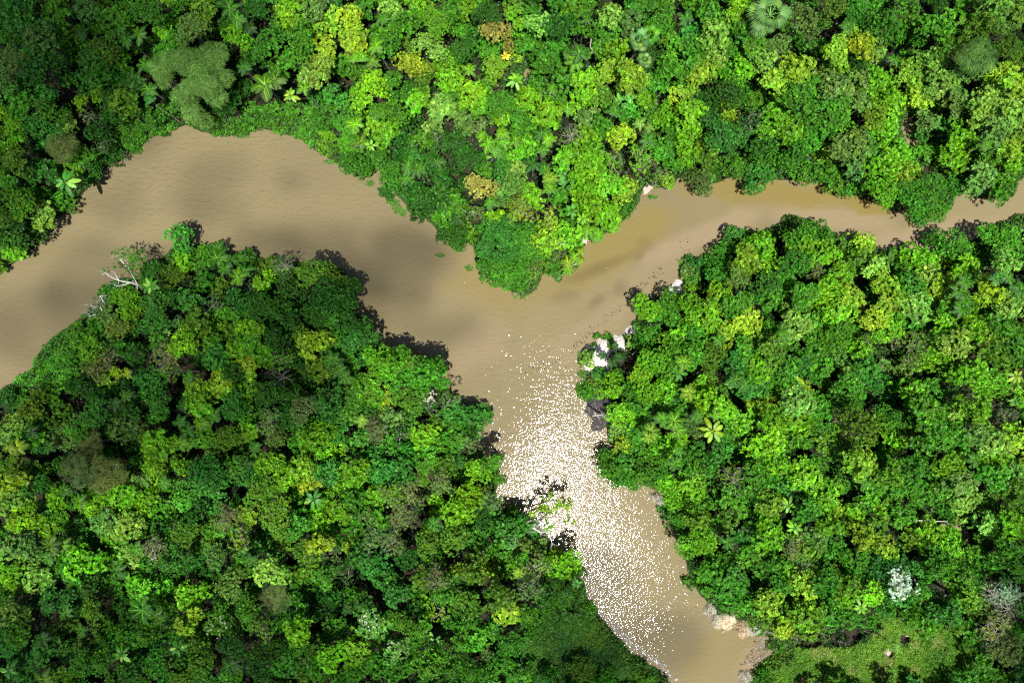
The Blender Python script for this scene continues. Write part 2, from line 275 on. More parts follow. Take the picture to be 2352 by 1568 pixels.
# ---------------------------------------------------------------- crowns read off the photograph
# per tile of the photo (3 x 3 tiles, 2352 units wide each): x,y,radius,colour+habit
CAT = {
(0,0): """100,110,125,bA 385,80,110,gA 60,260,75,gB 280,270,120,sB 465,245,90,gB 600,60,90,sB 780,130,110,gA 720,330,105,oA 640,410,90,bA
500,385,62,lA 250,470,125,bB 60,430,95,sB 830,420,80,gA 700,520,80,gB 1000,80,110,dB 1125,195,80,lA 1195,275,65,gA 1310,200,105,sB 1400,60,90,oA
1640,250,92,lB 1860,290,110,gB 1990,80,100,lA 2060,200,90,gA 2275,150,110,yA 2060,370,100,gB 2195,470,100,pA 1740,60,85,dB 460,860,70,pA
330,770,90,gB 130,700,110,gA 40,790,60,lA 80,930,92,lA 230,870,80,bB 430,1020,88,eC 565,1060,80,gB 600,800,60,eE 690,1000,70,dE 300,650,80,bB
550,705,48,lA 850,700,110,oA 120,1110,100,oB 265,1160,80,bA 510,1160,70,oB 120,1390,110,gB 300,1480,80,pA 60,1270,65,gA 430,1395,70,gB 610,1180,80,dB
30,1510,60,oB 790,1070,60,dB 2300,650,75,bA 2160,60,80,sB 1560,170,60,dB 1720,400,70,dA 580,560,70,bB 760,780,80,dB 900,560,70,dA 660,900,70,dB
2250,330,70,yA 1950,450,80,gA 420,520,60,bA 30,600,70,sB 1060,780,70,gB 1180,690,60,gA 1600,700,75,dB 620,330,50,lA 880,60,70,gB
2120,560,70,pA 2230,800,110,gV 2080,820,110,gV 1900,800,100,gV 1740,800,90,gV 1640,880,70,gV 1500,860,70,gV 1130,850,80,gV 1000,870,90,gV 880,930,85,gV 900,1000,45,gV 2250,980,80,lV 2110,920,70,gV 790,830,80,dV""",
(1,0): """60,130,100,yA 80,275,105,yA 340,95,90,pA 150,50,75,gA 550,60,90,lA 440,170,110,gB 650,150,100,gB 865,60,65,lA 1000,90,85,dB 1065,215,92,mB 1150,310,50,mB
1205,105,68,lA 1370,170,88,pA 1500,170,110,dB 1680,190,80,gB 1860,110,95,pA 1990,150,80,sA 2060,30,70,gA 2210,140,90,gB 2270,220,66,oA 610,290,105,pB 470,440,105,yB
700,400,85,lB 560,520,85,oB 1060,470,95,yB 830,330,90,dB 910,250,80,gB 740,550,90,lA 310,325,88,gB 140,460,90,gB 240,570,95,lB 130,690,90,lA 1430,410,105,gA
1560,490,100,gA 1700,555,110,lA 1850,490,100,yB 1905,335,75,lA 1990,520,110,yA 2140,400,90,dB 2285,460,80,gA 1650,690,80,lA 900,630,95,lA 965,735,70,lA 690,750,95,pA
520,690,80,lA 1090,720,100,gB 1280,690,95,lA 1420,800,110,lA 1230,840,90,gA 1100,800,70,lA 1810,680,90,oA 1940,630,75,pA 2080,670,62,lA 2130,740,80,bA 2230,790,85,lB
2310,650,62,yA 2270,890,75,gA 345,760,100,gB 230,840,80,lA 300,920,95,lA 480,850,80,dB 840,830,80,sA 960,860,60,sE 500,1070,62,bA 660,940,65,dE 780,980,110,dB 570,950,80,gA
860,1090,100,dB 620,1120,90,dA 1290,1010,95,lA 1585,930,80,sE 1690,960,92,lA 1800,880,90,gA 1925,920,72,yA 2080,1080,112,lE 1690,1180,130,lA 1540,1200,75,sA 1830,1270,105,lA
1960,1290,90,yA 1130,1200,95,bA 960,1290,95,mB 1190,1290,130,pB 1230,1440,112,yE 1430,1500,80,yE 1720,1400,112,lA 1840,1480,90,lA 1070,1530,90,lA 900,1450,75,oE 780,1400,92,gA
650,1350,110,dA 500,1330,100,dA 350,1220,90,gB 90,1130,90,gB 560,1450,75,dB 730,1500,90,gA 2180,1220,72,oE 2245,1240,55,yA 1950,1445,58,gB 1540,1080,80,lA 1880,1130,80,lE
1340,560,60,gA 780,680,70,gA 430,640,70,gB 2180,560,75,gA 2320,330,75,gA 2200,1010,80,gB 2290,1110,75,gB 1760,1060,80,lA 1180,1080,70,lA 1000,1170,60,gA 1590,60,70,gA 750,60,60,gA
250,230,70,gA 1280,300,80,gA 1000,590,60,gA 1480,690,70,gA 1700,810,80,sA 2000,800,80,gB 420,1000,75,dB 160,1180,60,gB 1640,1290,80,lA 1600,1480,80,gA 1930,160,60,gA 340,560,70,gA
640,860,65,sA 1340,920,70,gA 700,1230,80,dA 260,1020,80,gB 1500,300,80,gA 1770,340,70,gA 1210,1160,60,pA 1310,1350,80,lA 90,960,95,gV 60,860,95,gV 180,1110,70,gV 40,1010,80,lV""",
(2,0): """190,90,90,gA 390,40,80,lA 840,150,112,sB 440,215,92,gA 340,130,70,oA 220,240,112,pA 60,230,75,bA 90,340,90,gA 235,370,70,pA 385,345,80,gB 660,310,85,sB
1030,60,88,oB 1195,110,88,gB 1170,240,70,yA 1400,170,112,gB 1550,80,110,gB 1780,170,110,gA 1850,290,118,oB 2065,190,125,oB 2180,50,105,pA 2290,150,80,pA 1650,190,80,gB
1060,330,92,yA 1240,310,90,yA 940,350,92,gB 800,470,112,yA 640,560,92,yA 560,420,90,pA 120,500,92,yA 210,490,70,lA 420,480,92,lA 330,470,75,gA 1220,410,62,dB 1320,370,72,pA
1105,430,80,lA 1010,450,70,oA 970,520,80,sA 1055,600,92,sA 1200,560,80,sA 1340,540,100,lA 1420,640,100,lA 1555,500,100,yA 1620,670,92,yA 1720,400,92,pA 1790,550,105,pA
1860,470,80,gA 2030,390,112,sC 2200,520,110,yA 2300,570,82,yA 2130,680,112,pA 1900,690,80,sA 310,620,110,dB 335,740,72,yB 165,710,95,dB 245,890,112,bB 385,920,100,bB
50,760,92,lA 50,640,70,yA 40,900,95,lA 40,1060,90,lA 160,1090,88,oB 190,1000,65,yB 330,1150,110,gB 120,1230,98,sB 205,1190,48,gA 520,700,92,gB 480,830,80,dE 650,820,112,lA
760,900,100,lA 810,670,110,gA 560,980,92,dA 610,1090,90,gB 530,1210,100,bA 780,1040,112,gB 830,1190,78,gB 990,700,92,gA 1080,740,92,gA 970,870,72,gA 1010,1030,50,yA
1330,800,105,yB 1440,700,90,lA 1395,880,92,lA 1180,990,130,sA 1300,1050,90,gA 1170,1130,80,sA 1010,1200,82,gA 1040,1270,60,oA 1400,1130,110,lA 1500,1050,88,lA 1640,1080,78,gA
1530,1210,95,yA 1700,1290,128,gB 1850,1290,80,gB 1590,1370,112,gB 1380,1310,110,lB 1150,1310,58,gA 1760,1450,80,gB 1920,980,112,lA 1870,1110,85,lA 2060,750,100,pA 2160,900,110,sA
2250,1000,100,yA 2280,1120,88,lA 2060,1220,110,sA 2200,1270,105,gA 2280,780,100,pA 1690,830,75,sA 80,420,70,gA 540,330,75,gA 700,150,60,gA 1280,200,75,gA 1960,490,80,sB 2240,330,90,oB
2110,1080,80,gA 1960,780,75,gA 720,560,75,gB 860,800,75,gB 480,330,60,oA 1650,940,50,bA 1230,690,80,sA 1110,850,80,lB 900,950,80,gB 280,300,60,gA 2330,60,80,pA 900,590,80,gA 700,730,75,lA 440,640,70,gB 1500,200,70,gB 1950,60,80,gA 1480,1270,95,gB 1640,1460,70,gB 2320,700,70,pA""",
(0,1): """60,60,110,dA 80,165,70,lA 200,40,85,dB 1240,70,100,bA 1170,350,88,oB 1260,240,70,lA 1390,210,80,gA 1070,510,100,bB 1060,280,72,dA 860,480,88,lB 890,580,80,lB 760,450,80,gA
1390,390,60,gA 1300,500,80,bA 1460,520,82,sE 1790,560,112,dB 1690,220,72,gA 1810,370,68,lA 1850,260,60,oA 1950,250,80,sE 2000,320,60,lA 2150,310,108,oB 2280,360,110,oB 2250,480,128,dB
1990,430,100,dB 1960,580,100,dB 2180,610,95,dB 1880,660,80,dB 1340,680,112,oA 1225,640,48,sE 1490,660,75,lB 1720,680,80,lA 1600,720,80,oA 1250,810,102,lA 1080,640,92,bB 1090,800,72,gA
1130,900,98,eE 540,650,80,gV 440,720,90,gV 350,800,75,gV 630,850,98,lB 790,840,72,gA 800,720,85,sB 460,870,95,gV 370,960,95,gV 270,1000,80,gV 130,1060,80,gV 500,970,80,gB 1020,1050,98,bA
960,1150,80,bA 1490,900,92,bA 1630,830,80,lA 1810,870,70,lA 1700,960,80,yA 1600,1000,70,dB 1690,1130,80,lA 1910,770,92,dB 2150,800,112,yA 2060,720,70,oA 2290,800,72,gA 2210,960,90,oA
1940,910,70,oE 1900,1030,88,dE 1350,1110,88,yA 1520,1060,92,yA 1360,1230,82,lA 725,1040,58,yA 790,990,36,yA 650,980,80,eB 1830,1140,100,dB 2010,1130,90,dB 1580,1150,70,gB 1600,1230,98,bB
2250,1190,128,bB 2090,1250,98,eB 220,1250,108,oB 360,1180,80,gB 60,1180,70,dB 140,1200,40,gA 420,1320,80,oB 640,1280,98,bB 1100,1210,95,bB 850,1380,112,sA 970,1430,88,oE 1070,1490,112,lA
1710,1410,70,lA 1560,1460,90,oB 1400,1430,80,gB 1840,1340,90,sE 1870,1440,92,sB 2180,1450,112,lA 2300,1310,80,gA 80,1390,110,pA 200,1450,80,gA 460,1450,92,sB 630,1490,95,eC 700,1380,70,dB
570,760,80,gA 680,720,70,gA 240,920,60,gV 560,1100,80,dB 880,1270,75,dB 1440,800,70,gA 1980,1310,90,dB 2100,1380,80,gA 540,1380,80,gB 290,1360,80,dB 1180,1000,80,oE 1640,620,60,gA 1730,780,70,gA
1550,580,60,gA 2040,860,80,dB 1800,1230,80,dB 1700,1310,80,gA 940,880,70,dB 720,910,80,eE 1080,1300,60,gA 830,1110,70,dB 440,1060,80,gB 300,1120,70,gB 1200,1480,60,gA 2290,600,70,gA 1620,500,70,bB 740,630,80,sA 690,520,60,sE 830,360,60,gV""",
(1,1): """30,480,95,dA 40,390,60,gA 40,650,85,dA 60,770,90,bA 240,890,80,lB 330,950,98,lB 390,870,60,gA 480,950,90,oA 170,740,90,dA 600,1000,108,gA 540,1080,85,gB 200,1110,118,gA 300,1180,68,yA
90,1120,95,gA 70,1260,90,oA 180,1270,88,gB 420,1160,80,oB 520,1200,88,oB 610,1240,75,gE 440,1320,78,bA 235,1410,98,eE 400,1430,80,dE 560,1440,92,lA 640,1350,58,oA 780,1290,98,bA 870,1340,108,bA
820,1440,98,gA 120,1480,90,bA 935,1280,75,bA 740,1200,78,sE 700,1500,90,gA 900,1500,60,sE 600,1530,70,gA 20,870,80,gA 660,940,60,gA 690,1080,45,gA 360,1060,70,gA 450,1040,70,gB 330,1310,70,sA 330,1500,80,gA
1090,90,180,bV 1270,110,170,gV 1050,290,120,gV 1200,310,130,gV 1330,260,98,oE 1000,50,90,gV 1400,90,112,yA 1560,55,108,lA 1490,180,85,oE 1250,440,70,gE 770,60,98,dB 860,20,75,oB 790,120,40,gA 1120,380,70,gV 1440,250,60,gA
2100,550,98,lB 2240,520,100,gB 2165,585,70,gB 2310,655,72,gA 2330,740,70,lA 2240,830,80,lB 2310,850,88,gB 2150,920,98,lB 1690,1130,72,gV 1790,1100,88,lV 1890,1090,75,lB 2070,990,82,lB 2110,1130,90,lB 2010,1140,75,gB
2230,1110,98,lA 2080,1240,90,gA 1950,1290,98,lA 2050,1400,70,gA 2230,1240,80,gA 1970,1490,70,yA 2180,1500,88,lA 2310,1480,80,lA 2090,820,70,gB 2260,970,75,gB 2310,1210,70,gA 2150,720,60,gB 2050,1510,60,gA""",
(2,1): """370,60,80,bA 410,140,78,gA 530,130,108,lA 430,215,108,yA 600,240,88,lA 260,170,65,gB 290,270,65,gB 390,350,98,oE 230,370,88,gA 260,500,110,lA 380,530,108,gA 450,660,118,yA 300,720,70,yA 180,620,108,lA 70,560,108,lB
820,60,110,gB 900,170,135,lA 960,30,78,gB 770,250,110,gB 930,310,58,eE 690,380,90,gA 570,390,98,bB 600,490,88,gA 770,560,90,oA 850,450,88,gA 800,660,110,pA 1010,430,108,lA 1080,350,108,lA 1150,470,95,yA 1080,570,115,lA
1080,690,108,gB 1000,770,135,gB 710,760,88,gA 620,840,108,oA 440,830,85,gA 1250,120,88,yA 1220,210,88,oA 1330,300,108,pA 1160,260,68,oA 1430,460,128,yA 1620,540,108,pA 1560,400,108,gA 1610,220,108,lA 1710,230,75,lA 1790,400,90,yA
1700,340,88,pA 1850,110,118,gB 1950,270,90,lA 2200,70,130,gB 2230,240,95,pA 2110,440,108,yA 2260,550,98,pA 1350,620,88,yA 1430,690,98,lA 1640,640,80,gA 1840,560,80,gA 1800,690,98,lA 1620,820,128,oE 1750,890,108,lA 1220,830,88,lA
1290,770,60,oE 1910,800,98,pA 2000,700,98,lA 2110,790,108,oA 2210,700,108,gA 2290,870,88,gA 2190,920,98,oA 2000,1010,110,lA 2140,1070,95,lA 2250,1100,88,oA 1260,970,98,bA 1400,960,70,sA 1340,1060,98,bB 1160,1110,108,gA 1200,1020,78,pA
740,1110,98,yA 820,1100,60,yA 710,980,108,gA 560,960,108,lA 460,1000,78,gA 830,950,60,bA 370,940,80,bA 200,950,88,oB 250,860,108,oB 60,880,98,gA 140,1190,108,lA 270,1240,88,lA 480,1110,98,bA 520,1200,88,yA 620,1340,108,lA
800,1210,110,pA 780,1340,108,lA 400,1330,108,lA 90,1360,90,sB 590,1470,128,lA 740,1490,88,gA 960,1250,88,gA 950,1390,88,gA 1100,1290,70,eE 1260,1350,128,oB 1440,1310,88,gB 1590,1150,108,lA 1680,1280,125,gA 1480,1460,78,lA 1780,1310,88,gA
1880,1270,88,pA 2040,1250,108,lA 1760,1440,128,gA 2030,1430,88,sA 2130,1490,108,pA 2290,1440,108,yA 2250,1300,85,eE 560,830,80,gA 1500,340,90,gA 1970,590,80,gA 120,740,80,gB 80,680,70,gB 610,700,75,gA 900,620,80,gA 970,960,70,gA
1500,560,75,gA 2310,480,70,gA 1520,980,70,sA 1080,1180,75,gA 980,1480,80,oA 1560,1380,80,gA 1900,1430,90,gA 1480,760,75,eE 660,300,75,gA 910,840,80,gA 340,1420,70,gA 1700,1120,80,gA 1900,1120,60,dB 2270,760,70,gA 2290,150,70,gA 2330,1180,60,lA 1450,230,70,gA 1120,120,60,oA 1920,560,50,gA 190,250,50,gB""",
(0,2): """70,85,88,oA 80,190,85,yA 60,310,105,pA 150,440,108,lA 60,650,78,pA 170,630,98,sA 300,490,78,lA 365,310,58,lA 540,110,118,eC 720,130,118,eC 830,270,108,lA 640,330,108,lA 930,190,70,pA 1080,90,112,lB 1230,80,58,lA 1410,90,108,bB
1480,160,100,bB 1820,60,88,lA 2080,80,98,yA 1960,170,95,lA 2130,190,70,yA 2260,120,98,bA 930,370,92,lA 1010,290,60,lA 700,470,88,pA 860,490,100,pA 780,570,80,lA 1120,370,78,gB 1320,240,105,bB 1460,300,98,bA 1800,260,122,oB 1900,430,122,oB
1695,410,58,yA 1640,590,82,yE 1550,430,100,eE 1480,510,80,oA 1110,530,80,dB 1260,560,105,oB 2040,480,105,gA 2200,450,88,lA 2320,380,75,lA 1180,720,105,bB 1070,650,90,eE 900,690,78,pA 970,920,105,lA 570,730,125,lA 260,850,105,pA 60,830,95,lA
70,1090,105,sA 360,1000,105,bB 450,760,78,gB 640,1080,88,oB 1310,960,105,lA 1590,890,108,sB 1850,810,105,pA 2120,660,85,oA 2200,610,80,yA 2130,770,75,oA 2230,840,75,gA 1480,690,88,sB 1900,980,105,eC 1720,1100,105,gB 1810,1210,85,oE 1280,1160,82,yA
1500,1140,105,gB 2050,1210,105,lA 2280,1390,105,lA 2130,1380,88,sA 1380,1400,125,oB 1000,1230,95,gB 430,1210,85,oA 300,1350,105,bA 130,1210,105,gB 600,1290,95,sB 860,1260,95,gB 1640,60,80,gA 1540,60,75,gA 1250,300,75,gB 1340,400,80,dB 500,830,90,gA
600,900,90,dB 760,880,75,gA 1980,570,90,oA 2270,560,85,gA 2300,680,75,oE 1990,880,90,gA 1680,980,80,gA 520,1010,90,dB 1440,820,70,dB 720,1230,90,gB 880,1130,60,dB 1150,1080,80,gB 1600,1320,90,dB 1900,1340,100,dB 2060,1330,70,gA 1980,1450,100,gA
2190,1470,85,gA 170,1490,90,bB 400,1530,85,oA 550,1440,90,gB 700,1420,95,gB 1080,1440,95,gB 1600,1490,80,gB 1780,1450,90,dB 1230,1480,80,oB 900,1480,80,dB 480,640,70,gB 40,960,85,gB 200,1010,80,dB 30,1300,80,bB 1480,950,60,dB 2040,1060,80,gA 2260,960,80,dB 1180,1240,80,gB 220,210,70,gB 480,300,70,gB 560,540,70,bA 200,260,60,eE 1180,210,60,gB 990,460,75,gA 1020,1100,60,gA 450,1330,80,gB 1680,760,70,gA 2320,1190,80,gA 1010,760,80,gA 1740,670,60,bA""",
(1,2): """100,120,105,lA 270,100,122,bA 410,130,100,bA 700,80,95,oA 680,200,95,sE 960,100,85,lA 1040,60,58,gA 1090,170,38,gA 880,280,108,lA 800,385,105,lA 1060,350,60,sE 350,280,105,oE 450,250,92,eE 420,430,105,eE 100,330,108,gA 230,570,105,sE 350,600,95,eE
60,620,60,yA 600,600,105,oB 780,560,120,oB 1160,520,118,bA 1130,640,80,gA 450,700,95,dB 110,700,85,bA 220,770,95,bA 320,860,90,bA 380,960,85,bA 775,800,46,yA 900,800,105,oA 1340,780,95,sE 1290,920,105,sE 1540,750,118,lB 1460,690,48,yA 1480,880,80,dB
650,870,95,eE 700,950,100,gA 555,1040,75,lA 680,1090,85,yE 860,1020,98,oA 1080,980,105,oA 1130,1080,88,yA 1060,900,50,yA 200,1170,105,pA 640,1350,50,bA 1000,1370,48,sA 100,1350,105,lA 370,1340,85,pA 830,1280,100,gB 910,1150,100,gB 960,1250,80,gA 250,1430,95,gA
420,1150,85,gB 500,1060,60,dB 600,1440,120,gB 750,1450,100,gB 900,1490,100,gB 380,1490,90,gA 110,1490,85,gB 1180,1290,110,gB 1290,1230,80,gB 150,1040,80,dA 290,1260,80,gA 50,220,80,lA 60,480,80,gA 170,430,75,oE 570,40,80,gA 450,20,70,gB 900,590,85,gA
950,680,80,gB 540,330,65,oE 1010,290,60,sE 640,720,80,gB 540,870,75,oA 1400,960,70,dB 1290,1100,90,gB 770,1130,70,gB 30,830,80,dE 1050,1180,70,gB 1420,1080,80,gV 1620,960,70,gV 1530,1000,70,gV 1700,1090,60,gV 540,1220,80,gB 700,1240,60,dB 1240,650,60,sA 1370,640,50,sA 1240,720,60,gA 1080,440,60,gA 220,300,70,lA 250,450,80,gA 1190,420,50,gA
1850,90,98,gB 1930,160,85,gB 1950,40,75,gA 2100,110,92,gB 2210,50,78,gB 2250,210,75,lB 2310,310,85,lB 2330,430,75,gB 2345,560,60,gV 2030,180,60,gB""",
(2,2): """60,60,105,gA 70,200,105,lA 100,440,105,oA 110,590,132,lB 350,130,105,oE 330,280,105,gA 640,60,105,lA 700,170,98,bA 600,330,105,oA 850,150,105,lA 1000,270,108,lA 1220,60,118,yA 1440,130,105,oA 1590,80,95,gB 1550,200,115,gB 1780,240,98,gA
1850,60,88,lA 1920,170,105,sA 1960,300,95,pA 2160,40,88,lA 2150,150,105,gA 2280,250,105,oA 2120,480,98,pA 2270,480,105,lA 2250,630,105,gA 1100,400,62,yA 1190,410,60,lA 1390,370,78,lA 1500,410,100,gA 1230,560,105,yB 1000,480,105,lA 920,570,88,sA
840,650,98,oA 600,560,112,lA 440,590,88,bA 860,750,75,sE 200,790,105,gA 360,840,100,gA 700,800,98,lA 850,870,120,yA 1110,890,105,oA 1400,640,80,yA 1700,560,105,lA 1830,600,100,lA 1750,740,122,gB 1900,850,122,gB 2000,700,95,gA 1520,890,112,wE 1430,870,75,bA
1400,760,85,bA 2150,950,80,uE 2260,960,95,uE 1950,1000,105,oA 2160,1180,105,eE 2250,1350,105,eB 1850,1090,95,bA 300,950,105,gA 600,1000,105,yA 850,1140,122,lA 720,1180,85,yA 590,1120,78,oB 520,1210,55,gV 1230,850,85,gB 140,330,85,gA 420,250,80,gA 500,130,80,gA
180,150,65,gA 560,170,75,gA 920,80,80,gA 870,380,85,gA 960,380,70,lA 1400,50,80,gA 1640,290,80,gA 1740,80,75,gA 1130,480,70,gA 1330,480,80,oA 760,640,80,eE 460,690,75,gA 640,740,85,gA 560,780,80,gA 680,890,85,gA 1000,870,85,gA 1180,800,70,gA 1070,1000,90,gA
1160,970,75,lA 1590,560,85,oA 1680,780,75,gA 2010,880,90,gA 1480,980,75,bA 2260,1070,70,eE 2150,1300,80,eE 1760,1060,85,bA 1700,1150,80,gA 420,1010,85,gA 700,1060,80,oA 1000,1110,95,gA 1140,1120,80,gB 960,1230,80,oE 780,1260,60,oE 1270,1130,80,gB 480,450,75,gA 220,60,60,bA 320,430,80,oA 250,480,60,gA
2290,740,80,gA 2180,700,75,gA 2070,560,60,oA 330,720,70,gB 1300,640,60,gA 1560,780,75,bA 1320,960,75,lB 180,900,70,gA 2310,90,75,pA 2060,1050,80,oA 60,320,65,lA 1320,250,80,gA 1100,200,60,gB 730,330,60,bA 1450,260,75,gA 1250,350,60,gA 500,1010,80,gA 1640,950,60,gB 1600,1080,80,gB"""}
# palms: x,y,frond length (same units),colour
PALM = {
(0,0): "1590,60,80,g 1640,135,75,g 960,240,70,g 870,270,70,g 830,190,65,g 1000,450,80,g 930,550,75,g 1030,620,75,g 1680,465,60,b 1830,590,115,o 1900,555,90,o 1030,690,50,b 2090,610,60,l 560,230,55,d 1720,190,60,d",
(1,0): "285,130,60,g 240,320,75,l 220,430,60,l 145,400,55,l 90,400,50,l 250,770,75,g 95,860,80,l 130,980,80,o 880,480,60,l 1640,370,80,g 1615,425,80,l 1560,375,60,g 1560,750,60,l 1880,770,65,g 2060,850,55,w 2120,880,50,w 2110,960,75,g 1010,990,70,l 1105,920,65,l 1115,985,65,l 1055,1030,60,l 1200,970,60,l 965,945,55,l 1380,930,75,g 1430,965,65,l 1390,1035,60,g 1320,1130,80,d 1400,1170,65,g 1430,1230,75,y 1435,1300,65,l 1030,1400,60,g 470,1145,80,g 530,1165,75,g 660,1120,65,g 450,1235,65,g 1460,610,65,g 800,1510,65,d 1690,130,55,g 2080,600,45,g 1080,1060,55,g",
(2,0): "1140,180,60,g 1930,150,50,l 1460,410,55,g 1270,250,60,o 20,130,75,b 2090,1000,50,g",
(0,1): "1500,215,90,g 1505,150,75,g 1550,285,70,g 1645,345,75,l 1690,300,65,g 1590,230,60,g 2290,910,80,g 2330,980,75,g 1300,1030,60,g 780,1215,75,d 870,1160,60,g 720,1265,65,d 1265,1220,60,d 1380,1345,75,l 1480,1290,70,g 1240,1340,60,b 1290,1400,70,g 1235,1485,75,l 1310,1485,60,l 650,655,55,l 540,680,45,l 1010,400,60,g 880,1005,50,y 120,1510,75,y 210,1400,60,d 340,1510,60,g 1750,1510,55,g 60,1520,50,y",
(1,1): "1560,240,60,y 1605,205,55,l 1650,165,45,y 1640,225,45,y 1560,290,55,l 1705,20,70,l 1765,55,65,l 1915,895,46,d 1868,935,50,d 1795,880,38,d 1888,815,34,d 2290,1330,85,l 2315,1395,75,l 2130,1400,70,y 2110,1445,60,y 2210,1320,70,g 30,1030,75,g 205,930,65,g 150,1330,60,p 2330,1540,50,g",
(2,1): "1910,430,80,g 1945,500,75,g 1920,565,70,g 1945,370,75,g 2240,345,65,g 2160,345,60,b 2330,430,70,g 360,1050,75,g 430,1080,60,g 40,1135,65,y 1440,185,45,g 10,930,75,l 250,770,60,g 690,745,55,g 100,1300,60,g 230,1290,50,l",
(0,2): "345,620,80,o 430,615,65,l 330,700,70,g 805,800,85,g 985,1060,105,g 1085,1110,60,o 1690,665,60,g 1715,720,60,g 450,1090,60,g 560,1200,60,g 1590,1450,85,d 290,1260,70,d 445,245,60,g 545,320,65,l 1130,180,60,g 300,1540,80,o 940,640,60,g 1700,60,60,d",
(1,2): "1220,810,50,y 2300,60,65,g 635,475,70,g 1550,975,60,g 40,1060,55,d",
(2,2): "310,600,65,g 2010,30,60,g 1260,190,50,g 1480,1330,40,p"}
# broad-leaved banana-like plants: x,y,leaf length,colour
BANANA = {
(0,0): "450,1260,110,b 2000,660,70,y",
(1,0): "1200,555,80,l 200,1000,60,l 1130,390,50,k 1590,1450,75,g 1660,1510,65,l 980,1080,65,g",
(0,1): "1040,400,80,g 1150,730,40,p",
(1,1): "2320,1000,85,b 1520,100,60,l",
(2,1): "205,1400,115,y 2300,1020,70,y 2290,1190,50,b 330,1080,50,g",
(0,2): "2160,300,95,b 840,1370,90,g 1225,1320,90,b 60,1480,80,b",
(1,2): "640,1300,105,b 1620,880,60,b",
(2,2): "1230,1045,70,l 770,500,75,l 730,345,80,l 740,570,60,l 1270,205,45,l"}
FAN = {(2,0): "600,110,145,f", (1,0): "2050,285,80,f 2120,250,75,g 2090,415,55,f"}
# low shrubs standing on the banks and the sand
SHRUB = {
(1,1): "2010,790,58,p 1695,885,42,p 1690,925,38,p 1770,1000,45,b 1740,1040,40,s 1920,1385,80,p 1900,1430,60,s 1480,290,55,s 1840,750,26,g 1765,745,14,g 1860,810,25,o 1490,330,40,s 1600,270,30,s",
(2,1): "85,270,65,b 55,230,40,b 150,205,35,g 55,350,70,p 60,410,70,p 30,300,35,w",
(2,2): "300,1140,60,v 240,1130,45,v 420,1170,60,v 470,1180,50,v 190,1060,35,v 640,1310,50,g 60,880,45,g 20,860,30,g 440,1540,40,v",
(1,2): "2190,290,45,v 2230,380,45,b 2270,450,40,s 1630,800,50,g"}
# ------------------------------------------------------------------ ground and water
def sheet(xs, ys, zf):
    X, Y = np.meshgrid(xs, ys); Z = zf(X, Y)
    n, m = X.shape; I = np.arange(n * m).reshape(n, m)
    F = np.stack([I[:-1, :-1], I[:-1, 1:], I[1:, 1:], I[1:, :-1]], -1).reshape(-1, 4)
    return np.stack([X, Y, Z], -1).reshape(-1, 3), F
far = np.array([1.25, 1.6, 2.2, 3.5, 6, 12, 25])
gx = np.concatenate([-96 * far[::-1], np.arange(-96, 96.1, .6), 96 * far]); gy = np.concatenate([-68 * far[::-1], np.arange(-68, 68.1, .6), 68 * far])
V, F = sheet(gx, gy, ground_z)
GROUNDMAT = simple('forest_floor', (.010, .009, .005), (.030, .022, .012), .8)
link('ground', mesh('ground', V, F, GROUNDMAT, smooth=True), kind='structure', label='dark muddy forest floor under the trees')

